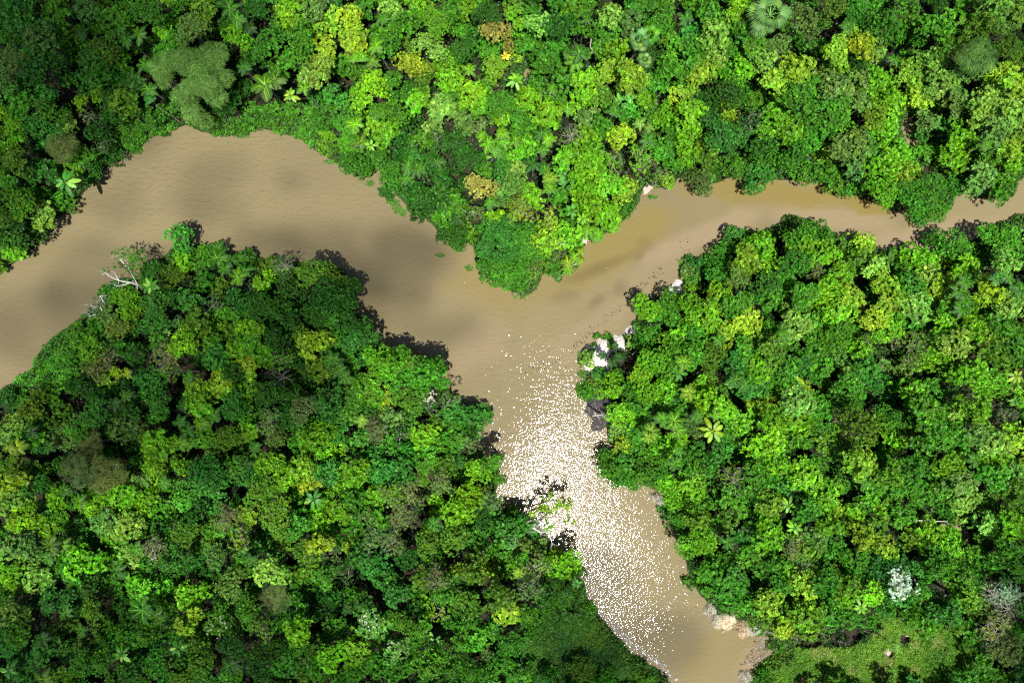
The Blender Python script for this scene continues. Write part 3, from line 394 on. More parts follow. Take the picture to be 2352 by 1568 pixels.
def water_material():
    m, nt, N, L = new_mat('silty_water')
    out = N.new('ShaderNodeOutputMaterial'); p = N.new('ShaderNodeBsdfPrincipled')
    at = N.new('ShaderNodeAttribute'); at.attribute_name = 'col'
    L.new(at.outputs['Color'], p.inputs['Base Color'])
    p.inputs['Roughness'].default_value = .045; p.inputs['IOR'].default_value = 1.33; p.inputs['Specular IOR Level'].default_value = .5
    tc = N.new('ShaderNodeTexCoord')
    def noise(scale, det, stretch, rot):
        mp = N.new('ShaderNodeMapping'); mp.inputs['Scale'].default_value = (scale * stretch, scale, scale); mp.inputs['Rotation'].default_value[2] = rot
        no = N.new('ShaderNodeTexNoise'); no.inputs['Scale'].default_value = 1; no.inputs['Detail'].default_value = det; no.inputs['Roughness'].default_value = .6
        L.new(tc.outputs['Object'], mp.inputs[0]); L.new(mp.outputs[0], no.inputs['Vector'])
        return no.outputs[0]
    a = noise(1.15, 1.5, .42, math.radians(-62)); b = noise(5.2, 1, .5, math.radians(-74)); c = noise(2.0, 2, .4, math.radians(-58))
    calm = N.new('ShaderNodeAttribute'); calm.attribute_name = 'chop'
    def math2(op, x, y):
        k = N.new('ShaderNodeMath'); k.operation = op
        for i, q in enumerate((x, y)):
            if isinstance(q, (int, float)): k.inputs[i].default_value = q
            else: L.new(q, k.inputs[i])
        return k.outputs[0]
    def bump(h):
        bp = N.new('ShaderNodeBump'); bp.inputs['Strength'].default_value = 1; bp.inputs['Distance'].default_value = 1.0
        L.new(h, bp.inputs['Height']); return bp.outputs[0]
    h = math2('MULTIPLY', math2('ADD', math2('MULTIPLY', a, .034), math2('MULTIPLY', b, .030)), calm.outputs['Fac'])
    # the lit silt just under the surface shows the ripples more strongly than the mirror does
    hd = math2('MULTIPLY', math2('ADD', math2('MULTIPLY', a, .16), math2('MULTIPLY', c, .24)), calm.outputs['Fac'])
    N.remove(p); df = N.new('ShaderNodeBsdfDiffuse'); L.new(at.outputs['Color'], df.inputs['Color']); L.new(bump(hd), df.inputs['Normal'])
    gl = N.new('ShaderNodeBsdfGlossy'); gl.inputs['Roughness'].default_value = .05; nb = bump(h); L.new(nb, gl.inputs['Normal'])
    fr = N.new('ShaderNodeFresnel'); fr.inputs['IOR'].default_value = 1.33; L.new(nb, fr.inputs['Normal'])
    mx = N.new('ShaderNodeMixShader'); L.new(fr.outputs[0], mx.inputs[0]); L.new(df.outputs[0], mx.inputs[1]); L.new(gl.outputs[0], mx.inputs[2])
    L.new(mx.outputs[0], out.inputs[0])
    return m
wx = np.concatenate([-96 * far[::-1], np.arange(-96, 96.1, .8), 96 * far]); wy = np.concatenate([-68 * far[::-1], np.arange(-68, 68.1, .8), 68 * far])
V, F = sheet(wx, wy, lambda X, Y: X * 0 + .0)
WX, WY = V[:, 0], V[:, 1]
base = np.array([.156, .128, .068])
colw = np.ones((len(V), 1)) * base * (1 + .30 * (fbm(WX, WY, 16, 31)[:, None] - .5) + .05 * (fbm(WX, WY, 3, 41)[:, None] - .5))
def blot(u, v, ru, rv, ang, col, amt, noise=.9, soft=.55):
    """silt, shoals and weed under the surface: an uneven patch of another colour"""
    global colw
    x, y = un(u, v); dx, dy = WX - x, WY - y; a = math.radians(ang)
    q = np.hypot((dx * math.cos(a) + dy * math.sin(a)) / (ru * K * H), (-dx * math.sin(a) + dy * math.cos(a)) / (rv * K * H))
    q = q + noise * (fbm(WX, WY, 4.5, int(u)) - .5)
    w = np.clip((1.15 - q) / soft, 0, 1)[:, None] * amt
    colw = colw * (1 - w) + np.array(col) * w
PINK = (.195, .150, .090); GREY = (.15, .125, .085); OLV = (.155, .120, .038); WEED = (.085, .066, .030)
blot(1640, 530, 170, 30, 22, PINK, .8); blot(1900, 500, 160, 26, -4, PINK, .75); blot(2180, 535, 230, 34, 8, PINK, .9); blot(1500, 640, 110, 50, 45, PINK, .45); blot(1360, 760, 120, 40, 40, PINK, .45)
blot(1180, 640, 160, 90, 0, OLV, .5); blot(1420, 560, 160, 60, 35, OLV, .8); blot(1760, 440, 180, 34, -5, OLV, .9); blot(1985, 472, 60, 18, -15, OLV, 1.0, .9, .25); blot(1830, 455, 50, 16, -30, OLV, 1, .9, .25)
blot(1385, 612, 120, 17, 22, WEED, .60, 1.3, .8); blot(1370, 690, 26, 13, 30, WEED, .5, 1.5, .7); blot(1425, 665, 18, 20, 10, WEED, .45, 1.4, .8); blot(1470, 590, 20, 10, 20, WEED, .4, 1.3, .8); blot(1300, 680, 35, 12, 10, WEED, .35, 1.4, .8); blot(1480, 560, 22, 16, 20, WEED, .3, 1.3, .8)
blot(1100, 790, 90, 60, 30, PINK, .5); blot(1730, 1540, 60, 60, 30, PINK, .8); blot(1650, 1500, 110, 60, 40, OLV, .3)
blot(1760, 1510, 40, 24, 35, GREY, .8, .5); blot(1710, 1560, 30, 14, 60, GREY, .8, .5)
chop = .55 + .9 * fbm(WX, WY, 12, 51) 
def chopat(u, v, r, amt):
    global chop
    x, y = un(u, v); chop = chop * (1 + (amt - 1) * np.exp(-((WX - x) ** 2 + (WY - y) ** 2) / (r * K * H) ** 2))
chopat(1700, 480, 260, .25); chopat(2150, 520, 300, .2); chopat(1400, 620, 130, .45); chopat(150, 700, 200, .5); chopat(1640, 1520, 110, .4)
chopat(1120, 640, 230, .5); chopat(900, 560, 260, .8); chopat(1460, 1360, 170, 1.35); chopat(1180, 1080, 90, .8)
chop = np.clip(chop, .12, 1.6)
me = mesh('river_water', V, F, water_material(), colw)
at = me.attributes.new('chop', 'FLOAT', 'POINT'); at.data.foreach_set('value', chop.astype(np.float32))
link('river_water', me, kind='structure', label='silty brown river water with small ripples')

SANDS = []
# sand, mud and dirt: uneven low mounds standing on the bank
def mound(name, poly, mat, hgt, label, seed, step=.16, rough=.12, edge=.35):
    Q = np.array([un(u, v) for u, v in poly]); lo = Q.min(0) - 1; hi = Q.max(0) + 1
    xs = np.arange(lo[0], hi[0], step); ys = np.arange(lo[1], hi[1], step); X, Y = np.meshgrid(xs, ys)
    s = poly_sd(X, Y, Q) + edge * 2.2 * (fbm(X, Y, 1.1, seed) - .5)
    Z = np.maximum(ground_z(X, Y), 0) * .9 + .03 + hgt * (1 - np.exp(-np.clip(s, 0, None) * 1.6)) + rough * (fbm(X, Y, .55, seed + 3) - .45) * np.clip(s * 2, 0, 1)
    SANDS.append(Q); n, m = X.shape; I = np.arange(n * m).reshape(n, m); ok = s > -.05
    Z = np.where(s < 0, np.maximum(ground_z(X, Y), -.2) - .15, Z)
    q = np.stack([I[:-1, :-1], I[:-1, 1:], I[1:, 1:], I[1:, :-1]], -1).reshape(-1, 4)
    q = q[ok.ravel()[q].any(1)]
    used, inv = np.unique(q, return_inverse=True)
    VV = np.stack([X, Y, Z], -1).reshape(-1, 3)[used]
    return link(name, mesh(name, VV, inv.reshape(-1, 4), mat, smooth=False), kind='structure', label=label)
def zz(x0, y0, f, pts): return [px(x0 + f * a, y0 + f * b) for a, b in pts]
mound('sand_bank', zz(2250, 1250, .1913, [(1270, 430), (1400, 270), (1560, 230), (1700, 260), (1760, 190), (1900, 330), (1950, 400), (1880, 480), (1700, 470), (1600, 540), (1400, 480), (1290, 470)]), SAND, .35, 'white sand spit between the trees and the river', 71)
mound('sand_bank', zz(2250, 1250, .1913, [(430, 1100), (560, 960), (620, 800), (600, 700), (700, 640), (730, 530), (880, 540), (990, 580), (1050, 480), (1280, 480), (1330, 700), (1320, 830), (1150, 800), (980, 900), (930, 960), (1060, 1120), (900, 1190), (700, 1190), (620, 1250), (450, 1230)]), SAND, .4, 'broad white sand bank with small palms', 72)
mound('sand_bank', zz(2250, 1250, .1913, [(880, 1190), (1040, 1110), (1050, 1230), (900, 1260)]), PINKSAND, .4, 'pinkish sand beside the palms', 73)
mound('sand_bank', zz(2600, 900, .3347, [(225, 740), (300, 650), (370, 630), (440, 700), (430, 840), (300, 860), (225, 800)]), SAND, .4, 'rough white sand patch at the shore', 74)
mound('sand_bank', zz(2150, 900, .279, [(575, 180), (620, 110), (700, 160), (735, 220), (680, 280), (590, 240)]), PINKSAND, .5, 'pale pinkish sand patch by the leaning palms', 75, .12)
mound('sand_bank', zz(2150, 900, .279, [(220, 660), (260, 600), (320, 540), (400, 540), (360, 640), (320, 700), (260, 700)]), PINKSAND, .5, 'pale sand under the peninsula palms', 76, .12)
mound('sand_bank', [tile((1, 0), a, b) for a, b in [(2070, 1300), (2110, 1260), (2145, 1290), (2120, 1340), (2080, 1345)]], PINKSAND, .4, 'small pinkish sand patch at the bank', 77, .12)
mound('sand_bank', [tile((1, 2), a, b) for a, b in [(2165, 230), (2200, 230), (2235, 330), (2215, 370), (2190, 320)]], PINKSAND, .5, 'narrow strip of pale sand at the bank', 78, .12)
mound('mud_bank', zz(2250, 1550, .1594, [(480, 640), (600, 420), (700, 260), (900, 220), (1200, 230), (1450, 230), (1350, 400), (1230, 480), (1180, 640), (1200, 860), (1090, 1000), (980, 1080), (760, 1080), (700, 980), (740, 800), (640, 720)]), DARKMUD, .10, 'dark grey mud flat strewn with twigs', 79, rough=.1)
mound('mud_bank', [tile((1, 1), a, b) for a, b in [(1690, 800), (1740, 800), (1720, 850), (1680, 900), (1650, 960), (1630, 930), (1640, 850)]], DARKMUD, .08, 'dark weedy mud edge of the sand bank', 80)
mound('mud_bank', [tile((1, 1), a, b) for a, b in [(1640, 1020), (1700, 990), (1760, 1010), (1720, 1060), (1680, 1070), (1640, 1040)]], DARKMUD, .08, 'dark mud under the pale bush', 81)
mound('dirt_patch', [tile((2, 2), a, b) for a, b in [(770, 1480), (800, 1470), (850, 1530), (900, 1568), (900, 1640), (760, 1640), (775, 1550)]], REDDIRT, .5, 'bare reddish dirt in the clearing', 82)
mound('dirt_patch', [tile((2, 2), a, b) for a, b in [(1990, 1540), (2040, 1510), (2110, 1520), (2130, 1568), (2120, 1640), (1980, 1640)]], REDDIRT, .7, 'reddish brown dirt heap', 83)
mound('sand_bank', [tile((2, 2), a, b) for a, b in [(830, 1490), (900, 1500), (960, 1545), (1010, 1580), (960, 1640), (880, 1600)]], PINKSAND, .45, 'pale dry ground beside the red dirt', 84)
mound('sand_bank', [tile((2, 2), a, b) for a, b in [(1350, 1340), (1390, 1310), (1415, 1330), (1400, 1375), (1365, 1370)]], PINKSAND, .7, 'bare tan spot in the grass', 85)
mound('sand_bank', [tile((2, 2), a, b) for a, b in [(1440, 1210), (1500, 1225), (1555, 1200), (1545, 1235), (1480, 1240)]], PINKSAND, .7, 'tan streak of dry earth in the grass', 86)

# ------------------------------------------------------------------ crown stock: a few of each habit and size, shared by the copies
STOCK = {}
for hab in 'ABCE':
    for R in (1.45, 2.2, 3.1):
        for n in range(4 if hab in 'AB' else 3):
            rng = np.random.default_rng(seed_of(hab, R, n))
            b, L = crown_bag(R, hab, rng)
            STOCK[hab, R, n] = (b.mesh('crown_' + hab), limbs_mesh('limbs', R, L, PALEBARK if hab in 'EC' else BARK, rng, hab == 'E'), b)
rng = np.random.default_rng(5)
TRUNK = trunk_mesh('trunk', 2, [], BARK, rng); PALETRUNK = trunk_mesh('trunk', 2, [], PALEBARK, rng)
def stock_of(hab, r, rng):
    R = min((1.45, 2.2, 3.1), key=lambda q: abs(math.log(r / q)))
    k = (hab, R, int(rng.integers(4 if hab in 'AB' else 3)))
    return STOCK[k], r / R
def foot(x, y, h):              # where a crown at (x, y) has its base: on land, leaning if it overhangs the river
    bx, by = x, y
    for _ in range(14):
        s = float(land_sd(np.array([bx]), np.array([by]))[0])
        if s > .35: break
        e = .5
        g = np.array([float(land_sd(np.array([bx + e]), np.array([by]))[0]) - s, float(land_sd(np.array([bx]), np.array([by + e]))[0]) - s])
        g = g / (np.linalg.norm(g) + 1e-6); bx += g[0] * .6; by += g[1] * .6
    return bx, by, max(float(ground_z(np.array([bx]), np.array([by]))[0]), 0)
def set_trunk(t, dx, dy, h, w):
    d = Vector((dx, dy, h)); t.rotation_mode = 'QUATERNION'
    t.rotation_quaternion = Vector((0, 0, 1)).rotation_difference(d.normalized()); t.scale = (w, w, d.length)
def col_of(c, rng, var=.12):
    a = np.array(C[c]) * math.exp(rng.normal(0, var)); hv = rng.normal(0, .09)
    a = a * np.array([1 + hv, 1, 1 - hv])
    return (float(a[0]), float(a[1]), float(a[2]), 1)
THINGS = []                     # (object, u, v, size, look words) - the labels are written at the end
def place_tree(name, u, v, r_u, c, hab, h, group, rng):
    """an Empty at the foot > crown, trunk, limbs"""
    x, y = un(u, v, h); r = r_u * K * (H - h) * .95
    (cm, lm, _), s = stock_of(hab, r, rng)
    bx, by, bz = foot(x, y, h)
    e = link(name, None); e.location = (bx, by, bz); e.empty_display_size = .3
    cr = link('crown', cm, e); cr.location = (x - bx, y - by, h - bz - r * .35); cr.scale = (s, s, s * (.85 + .3 * rng.random())); 
    rz = rng.random() * 6.283; cr.rotation_euler = (0, 0, rz); cr.color = col_of(c, rng)
    li = link('limbs', lm, e); li.location = cr.location; li.scale = cr.scale; li.rotation_euler = cr.rotation_euler
    t = link('trunk', PALETRUNK if hab in 'EC' else TRUNK, e)
    set_trunk(t, x - bx, y - by, max(h - bz - r * .75, .4), .5 + .25 * r)
    e['category'] = 'tree'; e['group'] = group
    THINGS.append((e, u, v, r_u, c + hab))
    return e
entries = []
for t, s in CAT.items():
    for w in s.split():
        a, b, r, k = w.split(','); u, v = tile(t, float(a), float(b))
        entries.append((u, v, float(r) / 3, k[0], k[1]))
def height_for(u, v, r_u, rng):
    x, y = un(u, v); s = float(land_sd(np.array([x]), np.array([y]))[0])
    if s < 9 and ((700 < u < 1060 and 590 < v < 950) or (1080 < u < 1190 and 980 < v < 1180)) and u < 1195: return 8.0 + 2 * rng.random()
    h = 4.0 + r_u * .09 + 4.4 * rng.random()
    return min(h, 2.4 + max(s, 0) * .55 + r_u * .05) if s < 9 else h
broad = sorted([e for e in entries if e[4] in 'AB'], key=lambda e: -(e[2] + (40 if e[3] in 'mwk' else 0) + (6 if e[3] in 'yp' else 0)))
single, mass = broad[:300], broad[300:]
rng = np.random.default_rng(77)
for u, v, r, c, k in single: place_tree('broadleaf_tree', u, v, r, c, k, height_for(u, v, r, rng), 'broadleaf trees of the forest canopy', rng)
for u, v, r, c, k in entries:
    if k == 'E': place_tree('sparse_tree', u, v, r, c, 'E', height_for(u, v, r, rng) + .4, 'sparse twiggy trees in the canopy', rng)
    if k == 'C' : place_tree('feathery_tree', u, v, r, c, 'C', height_for(u, v, r, rng), 'feathery crowned trees', rng)

# ------------------------------------------------------------------ the rest of the canopy, too many to count: one mass
canopy = Bag()
def into(bag, u, v, r_u, c, hab, h, rng):
    x, y = un(u, v, h); r = r_u * K * (H - h)
    (_, _, b), s = stock_of(hab, r, rng)
    a = rng.random() * 6.283; ca, sa = math.cos(a), math.sin(a)
    V = np.concatenate(b.V) * s; F = np.concatenate(b.F); cc = np.concatenate(b.c) * np.array(col_of(c, rng)[:3])
    V = np.stack([V[:, 0] * ca - V[:, 1] * sa + x, V[:, 0] * sa + V[:, 1] * ca + y, V[:, 2] + h - r * .35], 1)
    bag.add(V, F, cc)
for u, v, r, c, k in mass: into(canopy, u, v, r, c, k, height_for(u, v, r, rng) - 1.3, rng)
# between the crowns named above, and a margin of forest round the frame
EU = np.array([(e[0], e[1], e[2]) for e in entries]); EC = [e[3] for e in entries]
fill = []
def open_ground(u, v):          # clearings, vines, sand: no trees here
    for cu, cv, ru, rv in CLEAR:
        if ((u - cu) / ru) ** 2 + ((v - cv) / rv) ** 2 < 1: return True
    return False
CLEAR = [(2020, 1500, 240, 85), (1250, 1430, 110, 105), (1400, 1480, 90, 70), (1400, 800, 95, 60), (1540, 660, 40, 28), (1372, 945, 40, 50), (1214, 190, 22, 38), (2092, 318, 36, 52), (2021, 829, 18, 16), (2200, 1222, 34, 30), (400, 290, 130, 24), (660, 285, 100, 40), (300, 305, 45, 40), (860, 330, 40, 60), (1860, 1500, 170, 70), (2060, 460, 120, 34)]
PALMU = [tile(t, float(w.split(',')[0]), float(w.split(',')[1])) + (float(w.split(',')[2]) / 3,) for D in (PALM, BANANA, FAN) for t, s in D.items() for w in s.split()]
PU = np.array(PALMU)
for _ in range(16000):
    u, v = rng.uniform(-330, 2690), rng.uniform(-330, 1900)
    r = rng.uniform(14, 27)
    x, y = un(u, v)
    d = np.hypot(EU[:, 0] - u, EU[:, 1] - v) - EU[:, 2] * .8 - r * .55
    if d.min() < 0: continue
    if (np.hypot(PU[:, 0] - u, PU[:, 1] - v) < PU[:, 2] * .75 + r * .5).any(): continue
    if fill and (np.hypot(np.array(fill)[:, 0] - u, np.array(fill)[:, 1] - v) < (np.array(fill)[:, 2] + r) * .72).any(): continue
    if open_ground(u, v): continue
    if float(land_sd(np.array([x]), np.array([y]))[0]) < r * K * H * .9: continue
    fill.append((u, v, r))
for u, v, r in fill:
    j = int(np.argsort(np.hypot(EU[:, 0] - u, EU[:, 1] - v))[rng.integers(0, 3)])
    c = EC[j] if rng.random() < .55 else 'gdbgo'[rng.integers(5)]
    c = {'w': 'g', 'm': 'o', 'k': 'y', 'u': 'b', 'e': 'g', 's': 'g'}.get(c, c)
    into(canopy, u, v, r * 1.12, c, 'AB'[rng.integers(2)], max(height_for(u, v, r, rng) - 3.4, 1.8), rng)
link('forest_canopy', canopy.mesh('forest_canopy'), kind='stuff', label='smaller green crowns filling the gaps between the larger trees')
print('singles', len(single), 'mass', len(mass), 'fill', len(fill), 'canopy verts', canopy.n)

# ------------------------------------------------------------------ undergrowth, vines, grass
def scatter(area, dens, rng):
    (x0, x1), (y0, y1) = area; n = int((x1 - x0) * (y1 - y0) * dens)
    return rng.uniform(x0, x1, n), rng.uniform(y0, y1, n)
BARE = [un(u, v) + (r * K * H,) for u, v, r in [(1388, 792, 26), (1420, 775, 26), (1372, 812, 22), (1452, 745, 26), (1482, 752, 22), (1430, 800, 24), (1555, 660, 16), (1372, 940, 34), (1385, 970, 22), (1338, 553, 10), (1280, 620, 14), (1510, 1158, 8), (1405, 950, 14), (1350, 925, 14), (1845, 1555, 16), (2262, 1562, 22), (2232, 1532, 16), (1885, 1555, 20), (2029, 1490, 10), (2065, 1457, 14)]]
def bare(X, Y):
    m = np.zeros(X.shape, bool)
    for Q in SANDS: m |= poly_sd(X, Y, Q) > .15
    for x, y, r in BARE[18:]: m |= np.hypot(X - x, Y - y) < r * (.7 + .6 * vnoise(X, Y, .8, 8))
    return m
T22 = lambda pts: [tile((2, 2), a, b) for a, b in pts]; T12 = lambda pts: [tile((1, 2), a, b) for a, b in pts]
MEADOW = T22([(400, 1600), (470, 1480), (600, 1370), (720, 1310), (950, 1270), (1120, 1310), (1300, 1190), (1330, 1020), (1420, 980), (1600, 1010), (1750, 1130), (1920, 1240), (2030, 1340), (2040, 1440), (2330, 1480), (2420, 1700), (1400, 1750), (400, 1750)])
HERBS = T12([(1080, 1568), (1150, 1330), (1280, 1180), (1400, 1060), (1560, 1040), (1700, 1070), (1840, 1200), (1980, 1340), (2150, 1460), (2230, 1540), (2240, 1640), (1080, 1640)])
big_vines = [e for e in entries if e[4] == 'V']
def covered(X, Y):              # where vines, herbs or grass close the ground already
    m = np.zeros(X.shape, bool)
    for q in (MEADOW, HERBS): m |= poly_sd(X, Y, np.array([un(u, v) for u, v in q])) > .4
    for u, v, r, c, k in big_vines: x, y = un(u, v); m |= np.hypot(X - x, Y - y) < r * K * H * .85
    return m
under = Bag(); rng = np.random.default_rng(21)
X, Y = scatter(((-102, 102), (-74, 74)), 1.9, rng); s = land_sd(X, Y); k = (s > .5) & ~bare(X, Y) & ~covered(X, Y); X, Y, s = X[k], Y[k], s[k]
z = ground_z(X, Y) + np.clip(s / 5, .08, 1) * (.3 + 2.0 * fbm(X, Y, 3.2, 61) * rng.random(len(X)) ** .5)
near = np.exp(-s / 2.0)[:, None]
tint = (np.array([.009, .034, .004]) * (1 - near) + np.array([.040, .115, .012]) * near) * np.exp(rng.normal(0, .3, (len(X), 1))) * (1 + .3 * (fbm(X, Y, 5, 66)[:, None] - .5) * np.array([1, .2, -.5]))  # shade of the gaps between crowns put into the leaf colour, fading towards banks
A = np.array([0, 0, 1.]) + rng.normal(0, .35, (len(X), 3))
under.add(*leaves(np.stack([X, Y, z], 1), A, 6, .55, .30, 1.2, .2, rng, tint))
# a dense low fringe along every bank
X, Y = scatter(((-90, 90), (-62, 62)), 14, rng); s = land_sd(X, Y); k = (s > .02) & (s < 2.0) & ~bare(X, Y); X, Y, s = X[k], Y[k], s[k]
z = ground_z(X, Y) + .1 + np.clip(s, 0, 1.2) * (.3 + .8 * rng.random(len(X)))
tint = np.array([.040, .112, .012]) * np.exp(rng.normal(0, .25, (len(X), 1))) * (1 + .5 * (fbm(X, Y, 4, 67)[:, None] - .5) * np.array([1.4, .6, 0]))
under.add(*leaves(np.stack([X, Y, z], 1), np.array([0, 0, 1.]) + rng.normal(0, .4, (len(X), 3)), 5, .36, .2, 1.1, .15, rng, tint))
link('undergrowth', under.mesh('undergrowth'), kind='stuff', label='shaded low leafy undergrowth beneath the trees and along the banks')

vines = Bag()
for u, v, r, c, k in big_vines:
    if r >= 39: continue
    h = 1.3 + .6 * rng.random(); x, y = un(u, v, h); R = r * K * (H - h)
    n = int(math.pi * R * R * 15); a = rng.random(n) * 6.283; q = R * 1.08 * np.sqrt(rng.random(n)) * (1 + .15 * np.sin(3 * a + u))
    X, Y = x + q * np.cos(a), y + q * np.sin(a); ok = (land_sd(X, Y) > -.35) & ~bare(X, Y); X, Y, q = X[ok], Y[ok], q[ok]
    z = np.maximum(ground_z(X, Y), .05) + np.clip(1 - (q / R) ** 2, 0, 1) * .5 + 1.0 * fbm(X, Y, 1.5, 91) * np.clip(land_sd(X, Y) * .8 + .3, .1, 1) + .25 * rng.random(len(X))
    A = np.array([0, 0, 1.]) + rng.normal(0, .35, (len(X), 3))
    tint = np.array(col_of(c, rng)[:3]) * np.exp(rng.normal(0, .22, (len(X), 1))) * (1 + .5 * (fbm(X, Y, 2.2, 93)[:, None] - .5))
    vines.add(*leaves(np.stack([X, Y, z], 1), A, 5, .34, .22, 1.1, .08, rng, tint))
link('bank_vines', vines.mesh('bank_vines'), kind='stuff', label='carpet of small leaved creepers covering the river banks')
def in_poly(X, Y, poly): return poly_sd(X, Y, np.array([un(u, v) for u, v in poly]))
def field(name, poly, dens, k, Ln, Wd, spr, droop, cols, hgt, label, seed, mound_h=0):
    rng = np.random.default_rng(seed); Q = np.array([un(u, v) for u, v in poly])
    X, Y = scatter(((Q[:, 0].min(), Q[:, 0].max()), (Q[:, 1].min(), Q[:, 1].max())), dens, rng)
    s = poly_sd(X, Y, Q) + 1.6 * (fbm(X, Y, 2.5, seed) - .5); ok = (s > 0) & (land_sd(X, Y) > -.1) & ~bare(X, Y); X, Y, s = X[ok], Y[ok], s[ok]
    z = ground_z(X, Y) + .05 + hgt * rng.random(len(X)) + mound_h * fbm(X, Y, 3.0, seed + 7, 3) * np.clip(land_sd(X, Y), 0, 1)
    w = np.clip((fbm(X, Y, 4.5, seed + 1) - .32) / .36, 0, 1)[:, None]
    tint = (np.array(cols[0]) * (1 - w) + np.array(cols[1]) * w) * np.exp(rng.normal(0, .2, (len(X), 1)))
    if len(cols) > 2:
        w2 = np.clip((fbm(X, Y, 2.0, seed + 2) - .62) / .14, 0, 1)[:, None]; tint = tint * (1 - w2) + np.array(cols[2]) * w2
    b = Bag(); b.add(*leaves(np.stack([X, Y, z], 1), np.array([0, 0, 1.]) + rng.normal(0, .25, (len(X), 3)), k, Ln, Wd, spr, droop, rng, tint))
    return link(name, b.mesh(name), kind='stuff', label=label)
field('meadow_grass', MEADOW,
      26, 7, .44, .10, 1.0, .2, [(.065, .190, .012), (.125, .270, .020), (.21, .29, .06)], .35, 'bright green tangle of long grass and weeds in the clearing', 301, 1.1)
field('herb_thicket', HERBS,
      24, 6, .38, .17, 1.15, .1, [(.036, .130, .022), (.055, .165, .012), (.085, .18, .012)], .3, 'even dark green thicket of star leaved herbs on the bank', 302, 1.5)
# ------------------------------------------------------------------ palms and big-leaved plants
def quads_strip(path, widths, sides, cols, droop=0, fold=0):
    """a ribbon leaf along path: two half blades with a fold"""
    V = []; F = []; c = []
    for p, w, s, q in zip(path, widths, sides, cols):
        V += [p - s * w + np.array([0, 0, -fold * w]), p, p + s * w + np.array([0, 0, -fold * w])]; c += [q * .9, q * 1.35, q * 1.0]
    for i in range(len(path) - 1):
        a = i * 3; F += [(a, a + 1, a + 4, a + 3), (a + 1, a + 2, a + 5, a + 4)]
    return np.array(V), np.array(F), np.array(c)
def frond_pinnate(bag, az, el, ln, rng, npin=20, pw=.060):
    d = np.array([math.cos(az), math.sin(az), 0]); side = np.array([-math.sin(az), math.cos(az), 0])
    t = np.linspace(0, 1, 9); out = ln * (t * math.cos(el) * .98); up = ln * (math.sin(el) * t - (.45 + .25 * rng.random()) * t ** 2.2)
    bend = rng.normal(0, .12)
    P = d * out[:, None] + side * (bend * ln * t ** 2)[:, None] + np.array([0, 0, 1.]) * up[:, None]
    base = np.exp(rng.normal(0, .12))
    v, f, c = quads_strip(P, .045 * ln ** .5 * (1.1 - t), [side] * 9, [np.array([2.3, 2.0, 1.3]) * base] * 9)
    bag.add(v, f, c)
    for sgn in (-1, 1):
        tt = np.linspace(.16, .99, npin) + rng.normal(0, .008, npin)
        B = np.stack([np.interp(tt, t, P[:, i]) for i in range(3)], 1)
        L = ln * (.25 * np.sin(np.pi * (tt * .82 + .14)) + .04) * (.85 + .3 * rng.random(npin))
        D = d * .62 + sgn * side * .8 + np.array([0, 0, -.22]) + rng.normal(0, .09, (npin, 3)); D /= np.linalg.norm(D, axis=1, keepdims=True)
        W = np.cross(D, [0, 0, 1.]); W /= np.linalg.norm(W, axis=1, keepdims=True) + 1e-6
        T = B + D * L[:, None]; T[:, 2] -= .22 * L; M = B + D * L[:, None] * .45
        V = np.stack([B, M + W * pw * .5, T, M - W * pw * .5], 1).reshape(-1, 3)
        q = np.exp(rng.normal(0, .15, (npin, 1))) * np.ones(3) * base
        bag.add(V, np.arange(npin * 4).reshape(-1, 4), np.repeat(q, 4, 0))
PALMSTOCK = []
for n in range(7):
    rng = np.random.default_rng(400 + n); b = Bag(); k = 8 + n % 4
    for i in range(k): frond_pinnate(b, 6.283 * (i + rng.normal(0, .22)) / k, .35 + .55 * rng.random(), .85 + .3 * rng.random(), rng)
    for i in range(2): frond_pinnate(b, 6.283 * rng.random(), 1.25, .6, rng, 12)
    PALMSTOCK.append(b.mesh('palm_crown'))
rng = np.random.default_rng(9)
def palm(name, u, v, ln_u, c, h, rng, cat='palm', group='star shaped palms among the trees', meshes=None):
    x, y = un(u, v, h); bx, by, bz = foot(x, y, h)
    if name == 'palm_tree': bx += rng.normal(0, .15); by += rng.normal(0, .15)
    e = link(name, None); e.location = (bx, by, bz); e['category'] = cat; e['group'] = group; e.empty_display_size = .3
    cr = link('crown', (meshes or PALMSTOCK)[int(rng.integers(len(meshes or PALMSTOCK)))], e); s = ln_u * K * (H - h) * 1.05
    cr.location = (x - bx, y - by, h - bz); cr.scale = (s, s, s); cr.rotation_euler = (0, 0, rng.random() * 6.283); cc = col_of(c, rng); cr.color = (cc[0] * .58, cc[1] * .62, cc[2] * .58, 1)
    t = link('trunk', PALETRUNK, e); set_trunk(t, x - bx, y - by, h - bz, .38)
    THINGS.append((e, u, v, ln_u, c + 'P'))
    return e
for t, s in PALM.items():
    for w in s.split():
        a, b, r, c = w.split(','); u, v = tile(t, float(a), float(b)); x, y = un(u, v)
        d = float(land_sd(np.array([x]), np.array([y]))[0])
        h = 9.0 + 1.6 * rng.random() if d > 5 else 3.0 + max(d, 0) * .5
        if c == 'w': c = 'p'
        palm('palm_tree', u, v, float(r) / 3 * .98, c, h, rng)

